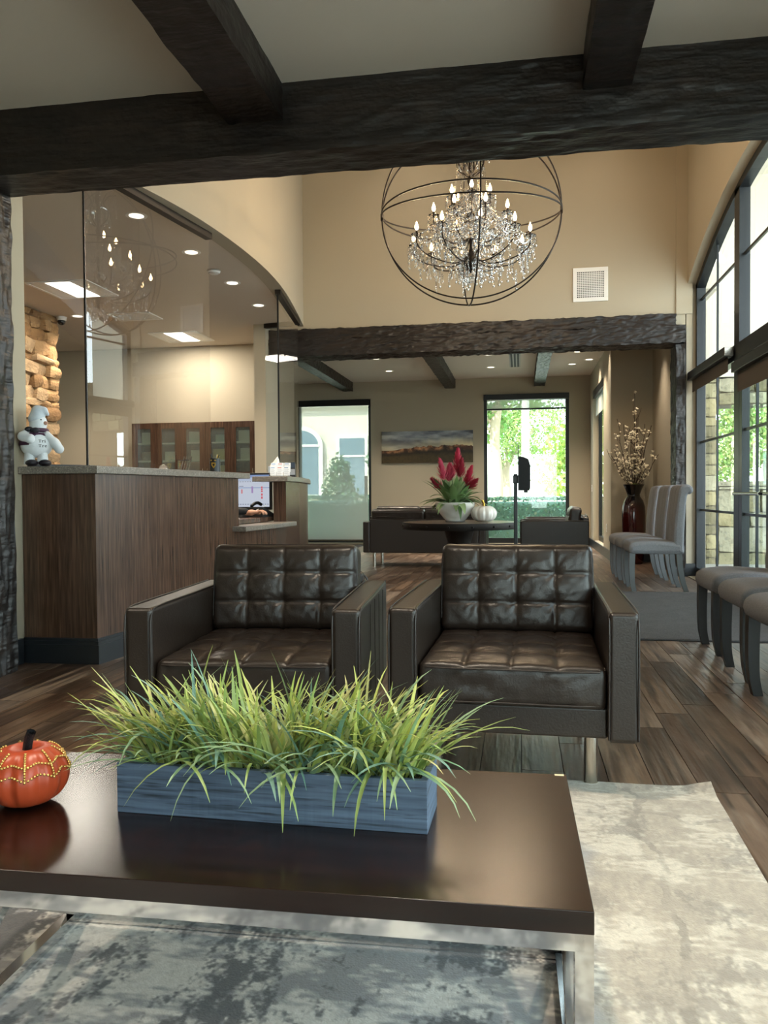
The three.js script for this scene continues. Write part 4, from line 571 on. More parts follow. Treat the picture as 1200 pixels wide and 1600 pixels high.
// ---------------------------------------------------------------- coffee table
const TH = 0.372;
{
  const t = thing('coffee_table', 'low espresso wood coffee table on a polished chrome frame', 'table', [-0.435, 0.013, -1.338], R(0.8)), w = 1.055, d = 0.525, h = TH - 0.013, s = 0.024;
  const g = bx(w, 0.032, d, 0, h - 0.016, 0, 0.0012); mk('tabletop', g, M.espresso, t);
  const X = w / 2 - 0.013, Z = d / 2 - 0.013, yt = h - 0.044, fr = (a, b, n = 'rail') => mk(n, sqbar(a, b, s), M.chrome, t);
  fr([-X, yt, Z], [X, yt, Z]); fr([-X, yt, -Z], [X, yt, -Z]); for (const x of [-X, X]) fr([x, yt, -Z + s / 2], [x, yt, Z - s / 2]);
  fr([-X, 0.012, -Z], [X, 0.012, -Z]); for (const x of [-X, X]) fr([x, 0.012, -Z], [x, 0.012, Z]);
  for (const x of [-X, X]) { for (const z of [-Z, Z]) mk('leg', bb(x - s / 2 - 0.0004, x + s / 2 + 0.0004, 0, yt + s / 2, z - s / 2, z + s / 2), M.chrome, t); const k = x > 0 ? -0.004 : 0.004; mk('brace', sqbar([x + k, 0.024, -Z + 0.01], [x + k, yt - 0.012, Z - 0.02], s * 0.8), M.chrome, t); mk('brace', sqbar([x + k, yt - 0.012, -Z + 0.02], [x + k, 0.024, Z - 0.01], s * 0.8), M.chrome, t); }
  mk('chipped_corner', bx(0.018, 0.0012, 0.008, w / 2 - 0.014, h + 0.0002, -d / 2 + 0.005), mat({ color: '#d9c7a0', roughness: 0.9 }), t);
}
{ // planter with grass
  const o = thing('grass_planter', 'long weathered blue wooden planter filled with artificial grass', 'planter', [-0.425, TH, -1.357], R(-1.2)), w = 0.552, d = 0.125, h = 0.088, t = 0.012, m = mat({ map: T.bluewood, roughness: 0.55, bumpMap: T.grain, bumpScale: 0.0008 });
  for (const z of [-1, 1]) mk('side_board', bx(w, h, t, 0, h / 2, z * (d / 2 - t / 2), 0.0015), m, o); for (const x of [-1, 1]) mk('end_board', bx(t, h - 0.001, d - 2 * t, x * (w / 2 - t / 2), h / 2, 0, 0.001), m, o);
  mk('soil', bb(-w / 2 + t, w / 2 - t, 0.01, h - 0.012, -d / 2 + t, d / 2 - t), mat({ color: '#2c2a1c', roughness: 1 }), o);
  const rnd = rng(1234), cols = [['#b9c167', '#c9c97c'], ['#97ab62', '#a8b968'], ['#86a47c', '#93ab7c'], ['#719686', '#86a08c'], ['#cdcb8b', '#dcd9a0']].map(([a, b]) => [a, b]);
  const bm = cols.map(([a]) => mat({ color: a, roughness: 0.42, side: THREE.DoubleSide, transmission: 0.18, thickness: 0 }));
  const blade = (x, z, L, wid, az, lean, droop, tw) => { // ribbon, folded along its middle
    const n = 8, pos = [], idx = [], p = V(x, h - 0.015, z), dir = V(Math.cos(az), 0, Math.sin(az)); let el = Math.PI / 2 - lean; const sd = V(-Math.sin(az + tw), 0, Math.cos(az + tw));
    for (let i = 0; i <= n; i++) { const s = i / n, ww = wid * Math.min(1, 0.55 + s * 1.6) * Math.pow(1 - s, 0.62) + 0.0003; pos.push(p.x - sd.x * ww, p.y, p.z - sd.z * ww, p.x + 0.0, p.y - ww * 0.35, p.z, p.x + sd.x * ww, p.y, p.z + sd.z * ww); const st = L / n; p.x += dir.x * Math.cos(el) * st; p.z += dir.z * Math.cos(el) * st; p.y += Math.sin(el) * st; el -= droop / n * (0.4 + 1.2 * s); }
    for (let i = 0; i < n; i++) for (let k = 0; k < 2; k++) { const a = i * 3 + k; idx.push(a, a + 3, a + 1, a + 1, a + 3, a + 4); }
    const g = new THREE.BufferGeometry(); g.setAttribute('position', new THREE.Float32BufferAttribute(pos, 3)); g.setIndex(idx); g.computeVertexNormals(); return flat(g);
  };
  const rest = [[], [], [], [], []]; let count = 0;
  for (let k = 0; k < 760; k++) {
    const inner = k >= 285, x = (rnd() - 0.5) * (w - 0.04), z = (rnd() - 0.5) * (d - 0.035), ex = x / (w / 2), az = rnd() < 0.55 ? (ex > 0 ? 0 : Math.PI) + (rnd() - 0.5) * 2.4 : rnd() * 6.283, end = Math.abs(ex) ** 4;
    let L = 0.13 + rnd() * 0.1, lean = 0.12 + rnd() * 0.6 + 0.35 * end, droop = 0.2 + rnd() * 1.5, wid = 0.0034 + rnd() * 0.0036;
    const outer = !inner && rnd() < 0.38; if (outer) { L = 0.15 + rnd() * 0.1; lean = 0.7 + rnd() * 0.5; droop = 0.8 + rnd() * 1.3; wid = 0.0042 + rnd() * 0.0036; }
    if (inner) { L *= 0.82; lean *= 0.85; }
    const a2 = outer && rnd() < 0.55 ? Math.PI / 2 + (rnd() - 0.5) * 1.8 : az, gi = outer ? [2, 3, 1, 2][Math.floor(rnd() * 4)] : inner ? [0, 1, 0, 4, 1][Math.floor(rnd() * 5)] : [1, 2, 0, 3, 4, 2][Math.floor(rnd() * 6)];
    const g = blade(x, z, L, wid, a2, lean, droop, (rnd() - 0.5) * 1.4); if (inner) rest[gi].push(g); else mk('grass_blade', g, bm[gi], o);
  }
  for (const [gi, l] of rest.entries()) if (l.length) stuff(mk('inner_grass', mg(l), bm[gi], o));
}
function pumpkinGeo(r, hgt, ribs, depth, seed) { const pos = [], idx = [], n = 96, m = 26; for (let j = 0; j <= m; j++) { const f = j / m * Math.PI, rr = Math.sin(f) ** 0.75, yy = Math.cos(f); for (let i = 0; i <= n; i++) { const a = i / n * Math.PI * 2, k = 1 - depth * (Math.pow(Math.abs(Math.cos(a * ribs / 2)), 8) + 0.22 * Math.pow(Math.abs(Math.cos(a * ribs * 1.5 + seed)), 10)) * Math.sin(f), dip = 0.22 * Math.exp(-((rr / 0.3) ** 2)); pos.push(Math.cos(a) * r * rr * k, hgt / 2 * yy * (1 - dip) + hgt / 2, Math.sin(a) * r * rr * k); } } for (let j = 0; j < m; j++) for (let i = 0; i < n; i++) { const a = j * (n + 1) + i, b = a + n + 1; idx.push(a, a + 1, b, a + 1, b + 1, b); } const g = new THREE.BufferGeometry(); g.setAttribute('position', new THREE.Float32BufferAttribute(pos, 3)); g.setIndex(idx); g.computeVertexNormals(); return flat(g); }
{
  const o = thing('orange_pumpkin', 'small orange decorative pumpkin with gold bead garlands and black stem', 'pumpkin', [-0.885, TH, -1.315]), r = 0.0725, h = 0.108;
  mk('shell', pumpkinGeo(r, h, 9, 0.09, 1), mat({ color: '#ad4324', roughness: 0.36 }), o);
  mk('stem', tube([[0, h - 0.015, 0], [0.002, h, 0], [0.006, h + 0.012, 0.002], [0.012, h + 0.024, 0.004]], 0.0085, 16, 8), mat({ color: '#15161b', roughness: 0.3, metalness: 0.4, bumpMap: T.peel, bumpScale: 0.004 }), o);
  const beads = [], ss = new THREE.IcosahedronGeometry(0.0026, 1), surf = (a, f) => { const rr = Math.sin(f) ** 0.75, k = 1 - 0.09 * Math.pow(Math.abs(Math.cos(a * 4.5)), 8) * Math.sin(f), dip = 0.22 * Math.exp(-((rr / 0.3) ** 2)); return [Math.cos(a) * (r * rr * k + 0.001), h / 2 * Math.cos(f) * (1 - dip) + h / 2 + 0.0005, Math.sin(a) * (r * rr * k + 0.001)]; };
  for (let q = 0; q < 9; q++) { const a0 = (q + 0.5) * Math.PI * 2 / 9; for (const [f0, sag] of [[0.92, 0.12], [1.3, 0.16]]) for (let i = 0; i < 9; i++) { const t = i / 9; beads.push(flat(ss.clone().translate(...surf(a0 + t * Math.PI * 2 / 9, f0 + sag * (1 - Math.sin(t * Math.PI)))))); } for (let i = 0; i < 12; i++) beads.push(flat(ss.clone().translate(...surf(a0, 0.5 + i * 0.085)))); }
  stuff(mk('bead_garland', mg(beads), mat({ color: '#d9b06a', roughness: 0.25, metalness: 0.85 }), o));
}
// ---------------------------------------------------------------- round hall table and what stands on it
{
  const y = 0.697, t = thing('round_table', 'dark round riveted metal-rimmed table on a flared pedestal', 'table', [-0.49, 0, -6.55]);
  const wood = mat({ color: '#5d4b3e', map: T.grain, roughness: 0.38 });
  mk('tabletop', cyl(0.455, 0.455, 0.028, 0, y - 0.029, 0, 64), mat({ map: T.laminate, roughness: 0.3 }), t); const rim = mk('rim', lathe([[0.45, y - 0.055], [0.464, y - 0.055], [0.466, y - 0.002], [0.455, y - 0.001], [0.455, y - 0.03], [0.45, y - 0.03], [0.45, y - 0.055]], 72), M.iron, t);
  for (let k = 0; k < 16; k++) { const a = k / 16 * 6.283 + 0.1; mk('rivet', flat(new THREE.SphereGeometry(0.009, 10, 8).translate(Math.cos(a) * 0.465, y - 0.028, Math.sin(a) * 0.465)), M.iron, rim); }
  mk('pedestal', lathe([[0, y - 0.03], [0.16, y - 0.032], [0.12, y - 0.08], [0.085, y - 0.2], [0.07, y - 0.35], [0.085, 0.2], [0.15, 0.07], [0.27, 0.03], [0.28, 0.0], [0, 0]], 48), M.iron, t);
  const b = thing('bowl_planter', 'wide cream footed bowl with red plumes and green leaves', 'planter', [-0.522, y, -6.55]);
  mk('bowl', lathe([[0, 0], [0.078, 0], [0.08, 0.012], [0.095, 0.03], [0.135, 0.08], [0.158, 0.13], [0.163, 0.158], [0.156, 0.158], [0.15, 0.13], [0.125, 0.085], [0, 0.06]], 56), M.ceramic, b);
  mk('filler', cyl(0.14, 0.148, 0.01, 0, 0.125, 0, 32), mat({ color: '#3a3a22', roughness: 1 }), b);
  const rnd = rng(77), greens = ['#6a8850', '#7f9d63', '#93ab77', '#587648'].map((c) => mat({ color: c, roughness: 0.5, side: THREE.DoubleSide, transmission: 0.1, thickness: 0 })), reds = ['#c02f4a', '#d04a66', '#a02438'].map((c) => mat({ color: c, roughness: 0.6, side: THREE.DoubleSide, transmission: 0.1, thickness: 0 }));
  const leaf = (L, wd, el, droop, fold = 0.3) => { const n = 9, pos = [], idx = []; let x = 0, yy = 0, e = el; for (let i = 0; i <= n; i++) { const s = i / n, w = wd * Math.sin(Math.PI * Math.min(1, 0.12 + s * 0.88)) ** 0.8; pos.push(x, yy, -w, x, yy - w * fold, 0, x, yy, w); x += Math.cos(e) * L / n; yy += Math.sin(e) * L / n; e -= droop / n; } for (let i = 0; i < n; i++) for (let k = 0; k < 2; k++) { const a = i * 3 + k; idx.push(a, a + 3, a + 1, a + 1, a + 3, a + 4); } const g = new THREE.BufferGeometry(); g.setAttribute('position', new THREE.Float32BufferAttribute(pos, 3)); g.setIndex(idx); g.computeVertexNormals(); return flat(g); };
  for (let k = 0; k < 110; k++) { const up = k < 62, L = up ? 0.17 + rnd() * 0.16 : 0.15 + rnd() * 0.14, g = leaf(L, 0.018 + rnd() * 0.013, up ? 0.95 + rnd() * 0.55 : 0.5 + rnd() * 0.6, up ? 0.5 + rnd() * 0.6 : 1.2 + rnd() * 1.1); const m = mk('leaf', g, greens[Math.floor(rnd() * 4)], b), a = rnd() * 6.283; m.rotation.y = a; m.position.set(Math.cos(a) * 0.05 * rnd(), 0.13, -Math.sin(a) * 0.05 * rnd()); }
  const plume = (x, z, y0, hgt, r, tilt, az, mi) => { const l = [], n = 84; for (let k = 0; k < n; k++) { const s = k / n, a = k * 2.4, g = leaf((0.05 + 0.035 * rnd()) * (1 - 0.35 * s), 0.0065, 0.75 + 0.45 * s, -0.25); g.translate(r * 0.25 * (1 - s), 0, 0).rotateY(a).translate(0, s * hgt, 0); l.push(g); } const m = mk('flower_plume', mg(l), reds[mi], b); m.position.set(x, y0, z); m.rotation.set(Math.sin(az) * tilt, 0, -Math.cos(az) * tilt); mk('stem', bar([0, -0.18, 0], [0, hgt * 0.9, 0], 0.004, 6), greens[3], m); };
  plume(0.02, 0.02, 0.4, 0.17, 0.06, 0.03, 0, 0); plume(-0.085, 0.03, 0.34, 0.15, 0.05, 0.2, Math.PI, 1); plume(0.09, 0.02, 0.3, 0.13, 0.05, 0.3, 0.1, 0); plume(-0.03, -0.05, 0.36, 0.09, 0.05, 0.15, 2.6, 1); plume(0.045, 0.05, 0.36, 0.13, 0.05, 0.12, 0.6, 2); plume(-0.105, 0.05, 0.27, 0.09, 0.05, 0.75, 2.9, 2); plume(0.1, 0.05, 0.27, 0.08, 0.04, 0.85, 0.2, 2); plume(-0.05, -0.02, 0.33, 0.1, 0.05, 0.1, 1.5, 1);
  const p = thing('white_pumpkin', 'glossy white ceramic pumpkin with a gold stem', 'pumpkin', [-0.285, y, -6.48]); mk('shell', pumpkinGeo(0.105, 0.135, 9, 0.1, 2), mat({ color: '#eae4da', roughness: 0.1 }), p); mk('stem', tube([[0, 0.115, 0], [-0.002, 0.14, 0], [-0.008, 0.165, 0.003], [-0.014, 0.178, 0.004]], 0.01, 12, 8), mat({ color: '#b08d3e', metalness: 0.9, roughness: 0.25 }), p);
}
{ // hand sanitiser stand, seen edge-on
  const s = thing('sanitiser_stand', 'slim black floor stand with a black hand dispenser', 'stand', [-0.031, 0, -6.02]);
  mk('pole', bx(0.028, 1.05, 0.028, 0, 0.545, 0, 0.004), M.black, s); mk('foot', bx(0.34, 0.018, 0.3, 0, 0.009, 0, 0.006), M.black, s); mk('bracket', bx(0.04, 0.06, 0.04, 0.0, 1.03, 0, 0.004), M.black, s);
  mk('back_plate', bx(0.006, 0.36, 0.22, 0.02, 1.1, 0, 0.002), M.black, s);
  mk('dispenser', ext(poly([[0.024, 0.95], [0.1, 0.95], [0.105, 0.97], [0.105, 1.13], [0.09, 1.175], [0.06, 1.19], [0.024, 1.195]]), 0.12, 0.003).translate(0, 0, -0.06), M.blackMatte, s); mk('nozzle', bx(0.03, 0.02, 0.03, 0.075, 0.94, 0, 0.004), M.black, s);
}
{ // tall vase with blossom branches
  const v = thing('floor_vase', 'tall glossy dark red floor vase with white blossom branches', 'vase', [1.455, 0, -10.78]);
  const tv = tex(64, 256, (u, w) => mix(hex('#3d1110'), hex('#0b0b0e'), sstep(0.33, 0.5, w + 0.05 * (fbm(u, w, 8, 8, 3, 201) - 0.5) * 4)), true); tv.wrapS = THREE.RepeatWrapping;
  { const g = new THREE.LatheGeometry([[0, 0], [0.105, 0], [0.12, 0.02], [0.133, 0.2], [0.145, 0.45], [0.15, 0.62], [0.143, 0.74], [0.118, 0.82], [0.082, 0.872], [0.08, 0.9], [0.105, 0.965], [0.135, 1.025], [0.13, 1.03], [0.095, 0.97], [0.07, 0.91], [0, 0.89]].map((p) => new THREE.Vector2(...p)), 48); mk('vessel', g, mat({ map: tv, roughness: 0.1, clearcoat: 1, clearcoatRoughness: 0.05 }), v); }
  mk('moss', flat(new THREE.SphereGeometry(0.09, 20, 10).scale(1, 0.35, 1).translate(0, 1.01, 0)), mat({ color: '#7d8a3a', roughness: 1, bumpMap: T.stoneBump, bumpScale: 0.02 }), v);
  const rnd = rng(404), bark = mat({ color: '#3a2a20', roughness: 0.8 }), tips = [];
  for (let k = 0; k < 18; k++) {
    const a = k * 2.4 + rnd() * 0.5, H = k === 0 ? 1.26 : 0.3 + rnd() * 0.72, sp = k === 0 ? 0.02 : (0.15 + rnd() * 0.2) * (1.25 - H * 0.6), pts = []; for (let i = 0; i <= 6; i++) { const s = i / 6; pts.push(V(Math.cos(a) * sp * s ** 0.65 + (rnd() - 0.5) * 0.03 * s, 0.98 + H * s, Math.sin(a) * sp * s ** 0.8 * 0.8 + (rnd() - 0.5) * 0.03 * s)); }
    const br = mk('branch', tube(pts, 0.004, 24, 5), bark, v), c = new THREE.CatmullRomCurve3(pts);
    for (let q = 0; q < 5; q++) { const s = 0.12 + rnd() * 0.75, p = c.getPoint(s), b = rnd() * 6.283, L = 0.07 + rnd() * 0.12, e = [p.x + Math.cos(b) * L * 0.6, p.y + L, p.z + Math.sin(b) * L * 0.45]; mk('twig', tube([p, V(lerp(p.x, e[0], 0.6), lerp(p.y, e[1], 0.4), lerp(p.z, e[2], 0.6)), V(...e)], 0.0022, 8, 4), bark, br); for (let f = 0; f < 3; f++) tips.push([lerp(p.x, e[0], rnd()), lerp(p.y, e[1], 0.3 + rnd() * 0.7), lerp(p.z, e[2], rnd())]); }
    for (let f = 0; f < 5; f++) { const p = c.getPoint(0.12 + rnd() * 0.88); tips.push([p.x + (rnd() - 0.5) * 0.03, p.y, p.z + (rnd() - 0.5) * 0.03]); }
  }
  const petal = []; for (const [x, y, z] of tips) for (let q = 0; q < 3; q++) petal.push(flat(new THREE.IcosahedronGeometry(0.0085 + rnd() * 0.004, 0).scale(1.2, 0.7, 1).rotateY(rnd() * 6).rotateX(rnd()).translate(x + (rnd() - 0.5) * 0.022, y + (rnd() - 0.5) * 0.018, z + (rnd() - 0.5) * 0.022)));
  stuff(mk('blossoms', mg(petal), mat({ color: '#e9dfc6', roughness: 0.8 }), v));
}
{ // landscape picture
  const ridge = (u) => 0.44 + 0.26 * sstep(0.1, 0.45, u) * fbm(u, 0.3, 13, 2, 6, 301) + 0.05 * Math.exp(-(((u - 0.83) / 0.07) ** 2)) - 0.04, pt = tex(768, 256, (u, v) => {
    const r = ridge(u); if (v > r) { const c = fbm(u, v, 5, 6, 5, 305), lo = sstep(0.35, 0.0, v - r); let s = mix(hex('#565b69'), hex('#b9bec4'), clamp(c * 2.4 - 0.75)); s = mix(s, hex('#eedcae'), lo * (0.45 + 0.5 * sstep(0.3, 1, u)) + 0.25 * sstep(0.3, 0, u)); return mix(s, hex('#23252c'), clamp(fbm(u, v, 4, 5, 4, 309) * 3 - 1.75) * 0.6 * sstep(0.1, 0.3, v - r)); }
    const d = (r - v) / r, n = fbm(u, v, 30, 16, 4, 311), m = fbm(u, v, 26, 9, 5, 315); let g = mix(hex('#4a2f20'), hex('#c08a60'), clamp(m * 3 - 1.1)); g = mix(g, hex('#2f261a'), sstep(0.12, 0.35, d)); g = mix(g, hex('#66552f'), sstep(0.3, 0.6, d) * n); return mix(g, hex('#15120d'), clamp(n * 3 - 1.6) * 0.6);
  });
  const o = thing('landscape_picture', 'wide panoramic picture of desert mountains under storm clouds', 'picture', [-1.655, 1.485, ZB]); mk('backing', bb(-0.83, 0.83, 0, 0.575, 0.002, 0.03), M.black, o); const g = new THREE.PlaneGeometry(1.66, 0.575).translate(0, 0.2875, 0.0315); mk('print', g, mat({ map: pt, roughness: 0.4 }), o);
}

// ---------------------------------------------------------------- ceiling fixtures
const WARM = new THREE.Color().setRGB(1, 0.85, 0.67), NEUT = new THREE.Color().setRGB(1, 0.93, 0.8);
function can(x, y, z, power, label, group, col = WARM, angle = 52) {
  const o = thing('recessed_light', label, 'ceiling light', [x, y, z], 0, group);
  mk('trim', lathe([[0.052, 0.003], [0.052, -0.002], [0.075, -0.004], [0.078, 0.0], [0.078, 0.004]], 28), M.white, o);
  mk('lens', cyl(0.052, 0.052, 0.004, 0, -0.003, 0, 24), M.lampGlow(3.2, [1, 0.88, 0.7]), o);
  const l = new THREE.SpotLight(col, power * LAMP, 0, R(angle), 0.75, 2); l.position.set(0, -0.02, 0); l.target.position.set(0, -2, 0); l.castShadow = true; l.shadow.radius = 2.5; o.add(l, l.target); return o;
}
for (const [x, z, l] of [[-2.683, -5.363, 'over the long countertop'], [-2.647, -6.246, 'over the end of the large glass screen'], [-2.656, -7.217, 'over the monitor'], [-2.7, -8.118, 'over the short countertop'], [-5.776, -9.28, 'behind the stone wall'], [-4.82, -8.21, 'beside the security camera']]) can(x, OC, z, 14, `round recessed office light ${l}`, 'recessed office lights');
for (const [x, z, l] of [[-2.15, -12.0, 'between the first two lounge timbers, nearer the lintel'], [-2.15, -13.25, 'between the first two lounge timbers, nearer the window wall'], [-0.45, -12.0, 'beside the slot vent, nearer the lintel'], [-0.46, -13.2, 'beside the slot vent, nearer the window wall'], [0.84, -12.0, 'between the last timber and the alcove wall, nearer the lintel'], [0.83, -13.15, 'between the last timber and the alcove wall, nearer the window wall']]) can(x, LC, z, 22, `round recessed lounge light ${l}`, 'recessed lounge lights');
can(1.06, LC, -12.75, 5, 'round recessed lounge light washing the wall beside the alcove', 'recessed lounge lights');
can(1.06, LC, -11.35, 4, 'round recessed lounge light at the alcove corner', 'recessed lounge lights');
can(1.42, LC, -10.25, 9, 'round recessed light above the tall vase', 'recessed lounge lights', WARM, 40);
for (const [x, z, l] of [[0.9, -8.6, 'by the wall vent'], [-1.2, -8.6, 'by the curved wall'], [1.3, -7.2, 'above the doors'], [-1.4, -5.2, 'above the counter'], [0.9, -4.6, 'near the cross timber']]) can(x, HI, z, 3, `round recessed light in the high hall ceiling ${l}`, 'recessed hall lights');
for (const [x, z, l] of [[-2.2, -1.2, 'beside the reception timber'], [-0.4, -1.9, 'between the two timbers'], [1.1, -1.4, 'on the glazed side'], [-0.4, 0.9, 'behind the coffee table']]) can(x, CE, z, 14, `round unseen fill light added in the near lounge ceiling ${l}`, 'added near lounge fill lights');  // out-of-view cans added to fill the near lounge with warm light
function troffer(x, z, label) {
  const o = thing('office_ceiling_light', label, 'ceiling light', [x, OC, z], 0, 'office light panels'), s = 0.3;
  for (const a of [-1, 1]) { mk('frame', bb(-s, s, -0.008, 0.004, a * s - 0.015, a * s + 0.015), M.white, o); mk('frame', bb(a * s - 0.015, a * s + 0.015, -0.008, 0.004, -s, s), M.white, o); mk('side_lens', bb(a > 0 ? 0.12 : -s + 0.015, a > 0 ? s - 0.015 : -0.12, -0.003, 0.002, -s + 0.015, s - 0.015), mat({ color: '#f3efe6', roughness: 0.6 }), o); }
  mk('glow_lens', bb(-0.12, 0.12, -0.006, 0.001, -s + 0.015, s - 0.015), M.lampGlow(5, [1, 0.93, 0.8]), o);
  const l = new THREE.RectAreaLight(NEUT, 62 * LAMP, 0.5, 0.5); l.position.set(0, -0.012, 0); l.lookAt(0, -5, 0); o.add(l); l.rotation.set(-Math.PI / 2, 0, 0);
}
troffer(-4.235, -7.14, 'bright square office light panel next to the stone wall'); troffer(-4.18, -9.53, 'bright square office light panel above the wall cabinets');
{ const d = thing('security_camera', 'small white dome security camera on the office ceiling', 'camera', [-5.02, OC, -8.22]); mk('mount', cyl(0.05, 0.058, 0.04, 0, -0.04, 0), M.white, d); mk('dome', flat(new THREE.SphereGeometry(0.042, 20, 12).translate(0, -0.048, 0)), mat({ color: '#17181b', roughness: 0.08 }), d); }
{ const d = thing('smoke_detector', 'flat white smoke detector on the office ceiling', 'detector', [-2.672, OC, -6.796]); mk('body', lathe([[0, -0.03], [0.035, -0.03], [0.055, -0.018], [0.06, 0], [0, 0]]), M.white, d); mk('grille', lathe([[0.04, -0.026], [0.046, -0.026], [0.05, -0.02], [0.044, -0.02]], 24), mat({ color: '#b9b4ab', roughness: 0.7 }), d); }
function vent(x, y, z, w, h, label, rotX = 0, n = 15) {
  const o = thing('air_vent', label, 'vent', [x, y, z]); o.rotation.x = rotX; const f = 0.045;
  for (const s of [-1, 1]) { mk('frame', bx(w, f, 0.014, 0, s * (h / 2 - f / 2), 0.007, 0.003), M.white, o); mk('frame', bx(f, h - 2 * f, 0.014, s * (w / 2 - f / 2), 0, 0.007, 0.003), M.white, o); }
  mk('duct', bb(-w / 2 + f, w / 2 - f, -h / 2 + f, h / 2 - f, 0.0, 0.001), M.blackMatte, o); const b = []; for (let i = 1; i < n; i++) { const t = i / n - 0.5; b.push(bx(0.008, h - 2 * f, 0.006, t * (w - 2 * f), 0, 0.006), bx(w - 2 * f, 0.008, 0.006, 0, t * (h - 2 * f), 0.009)); } stuff(mk('grille_bars', mg(b), M.white, o));
}
vent(0.781, 3.24, -9.218, 0.38, 0.375, 'white square grille vent high on the hall end wall'); vent(-4.2, OC - 0.001, -8.33, 0.5, 0.35, 'white ceiling grille vent between the office light panels', Math.PI / 2, 10);
{ const o = thing('slot_vent', 'linear ceiling vent with dark slots between lounge timbers', 'vent', [-0.07, LC, -12.45]); mk('frame', bb(-0.085, 0.085, -0.006, 0.003, -0.78, 0.78), mat({ color: '#9a958d', roughness: 0.6 }), o); for (const x of [-0.05, 0, 0.05]) mk('slot', bb(x - 0.015, x + 0.015, -0.009, -0.005, -0.76, 0.76), M.blackMatte, o); }
[[-2.67, -11.85, 'beside the lounge timber over the shaded window'], [-1.92, -11.73, 'in front of the picture wall, close to a recessed light']].forEach(([x, z, l]) => { const o = thing('sprinkler_head', `small chrome ceiling sprinkler ${l}`, 'sprinkler', [x, LC, z], 0, 'lounge sprinklers'); mk('plate', cyl(0.03, 0.03, 0.004, 0, -0.004, 0), M.white, o); mk('nozzle', cyl(0.01, 0.006, 0.03, 0, -0.034, 0), M.steel, o); mk('deflector', cyl(0.014, 0.014, 0.002, 0, -0.037, 0), M.steel, o); });
[[1.216, 0.42, -11.75, 'on the wall beside the alcove'], [1.216, 1.0, -14.1, 'by the lounge corner window']].forEach(([x, y, z, l]) => { const o = thing('wall_plate', `white electrical wall plate ${l}`, 'wall plate', [x, y, z]); mk('plate', bx(0.006, 0.115, 0.07, 0, 0, 0, 0.002), M.white, o); for (const s of [-1, 1]) mk('socket', bx(0.003, 0.03, 0.03, -0.003, s * 0.024, 0, 0.001), mat({ color: '#c9c5bc', roughness: 0.5 }), o); });

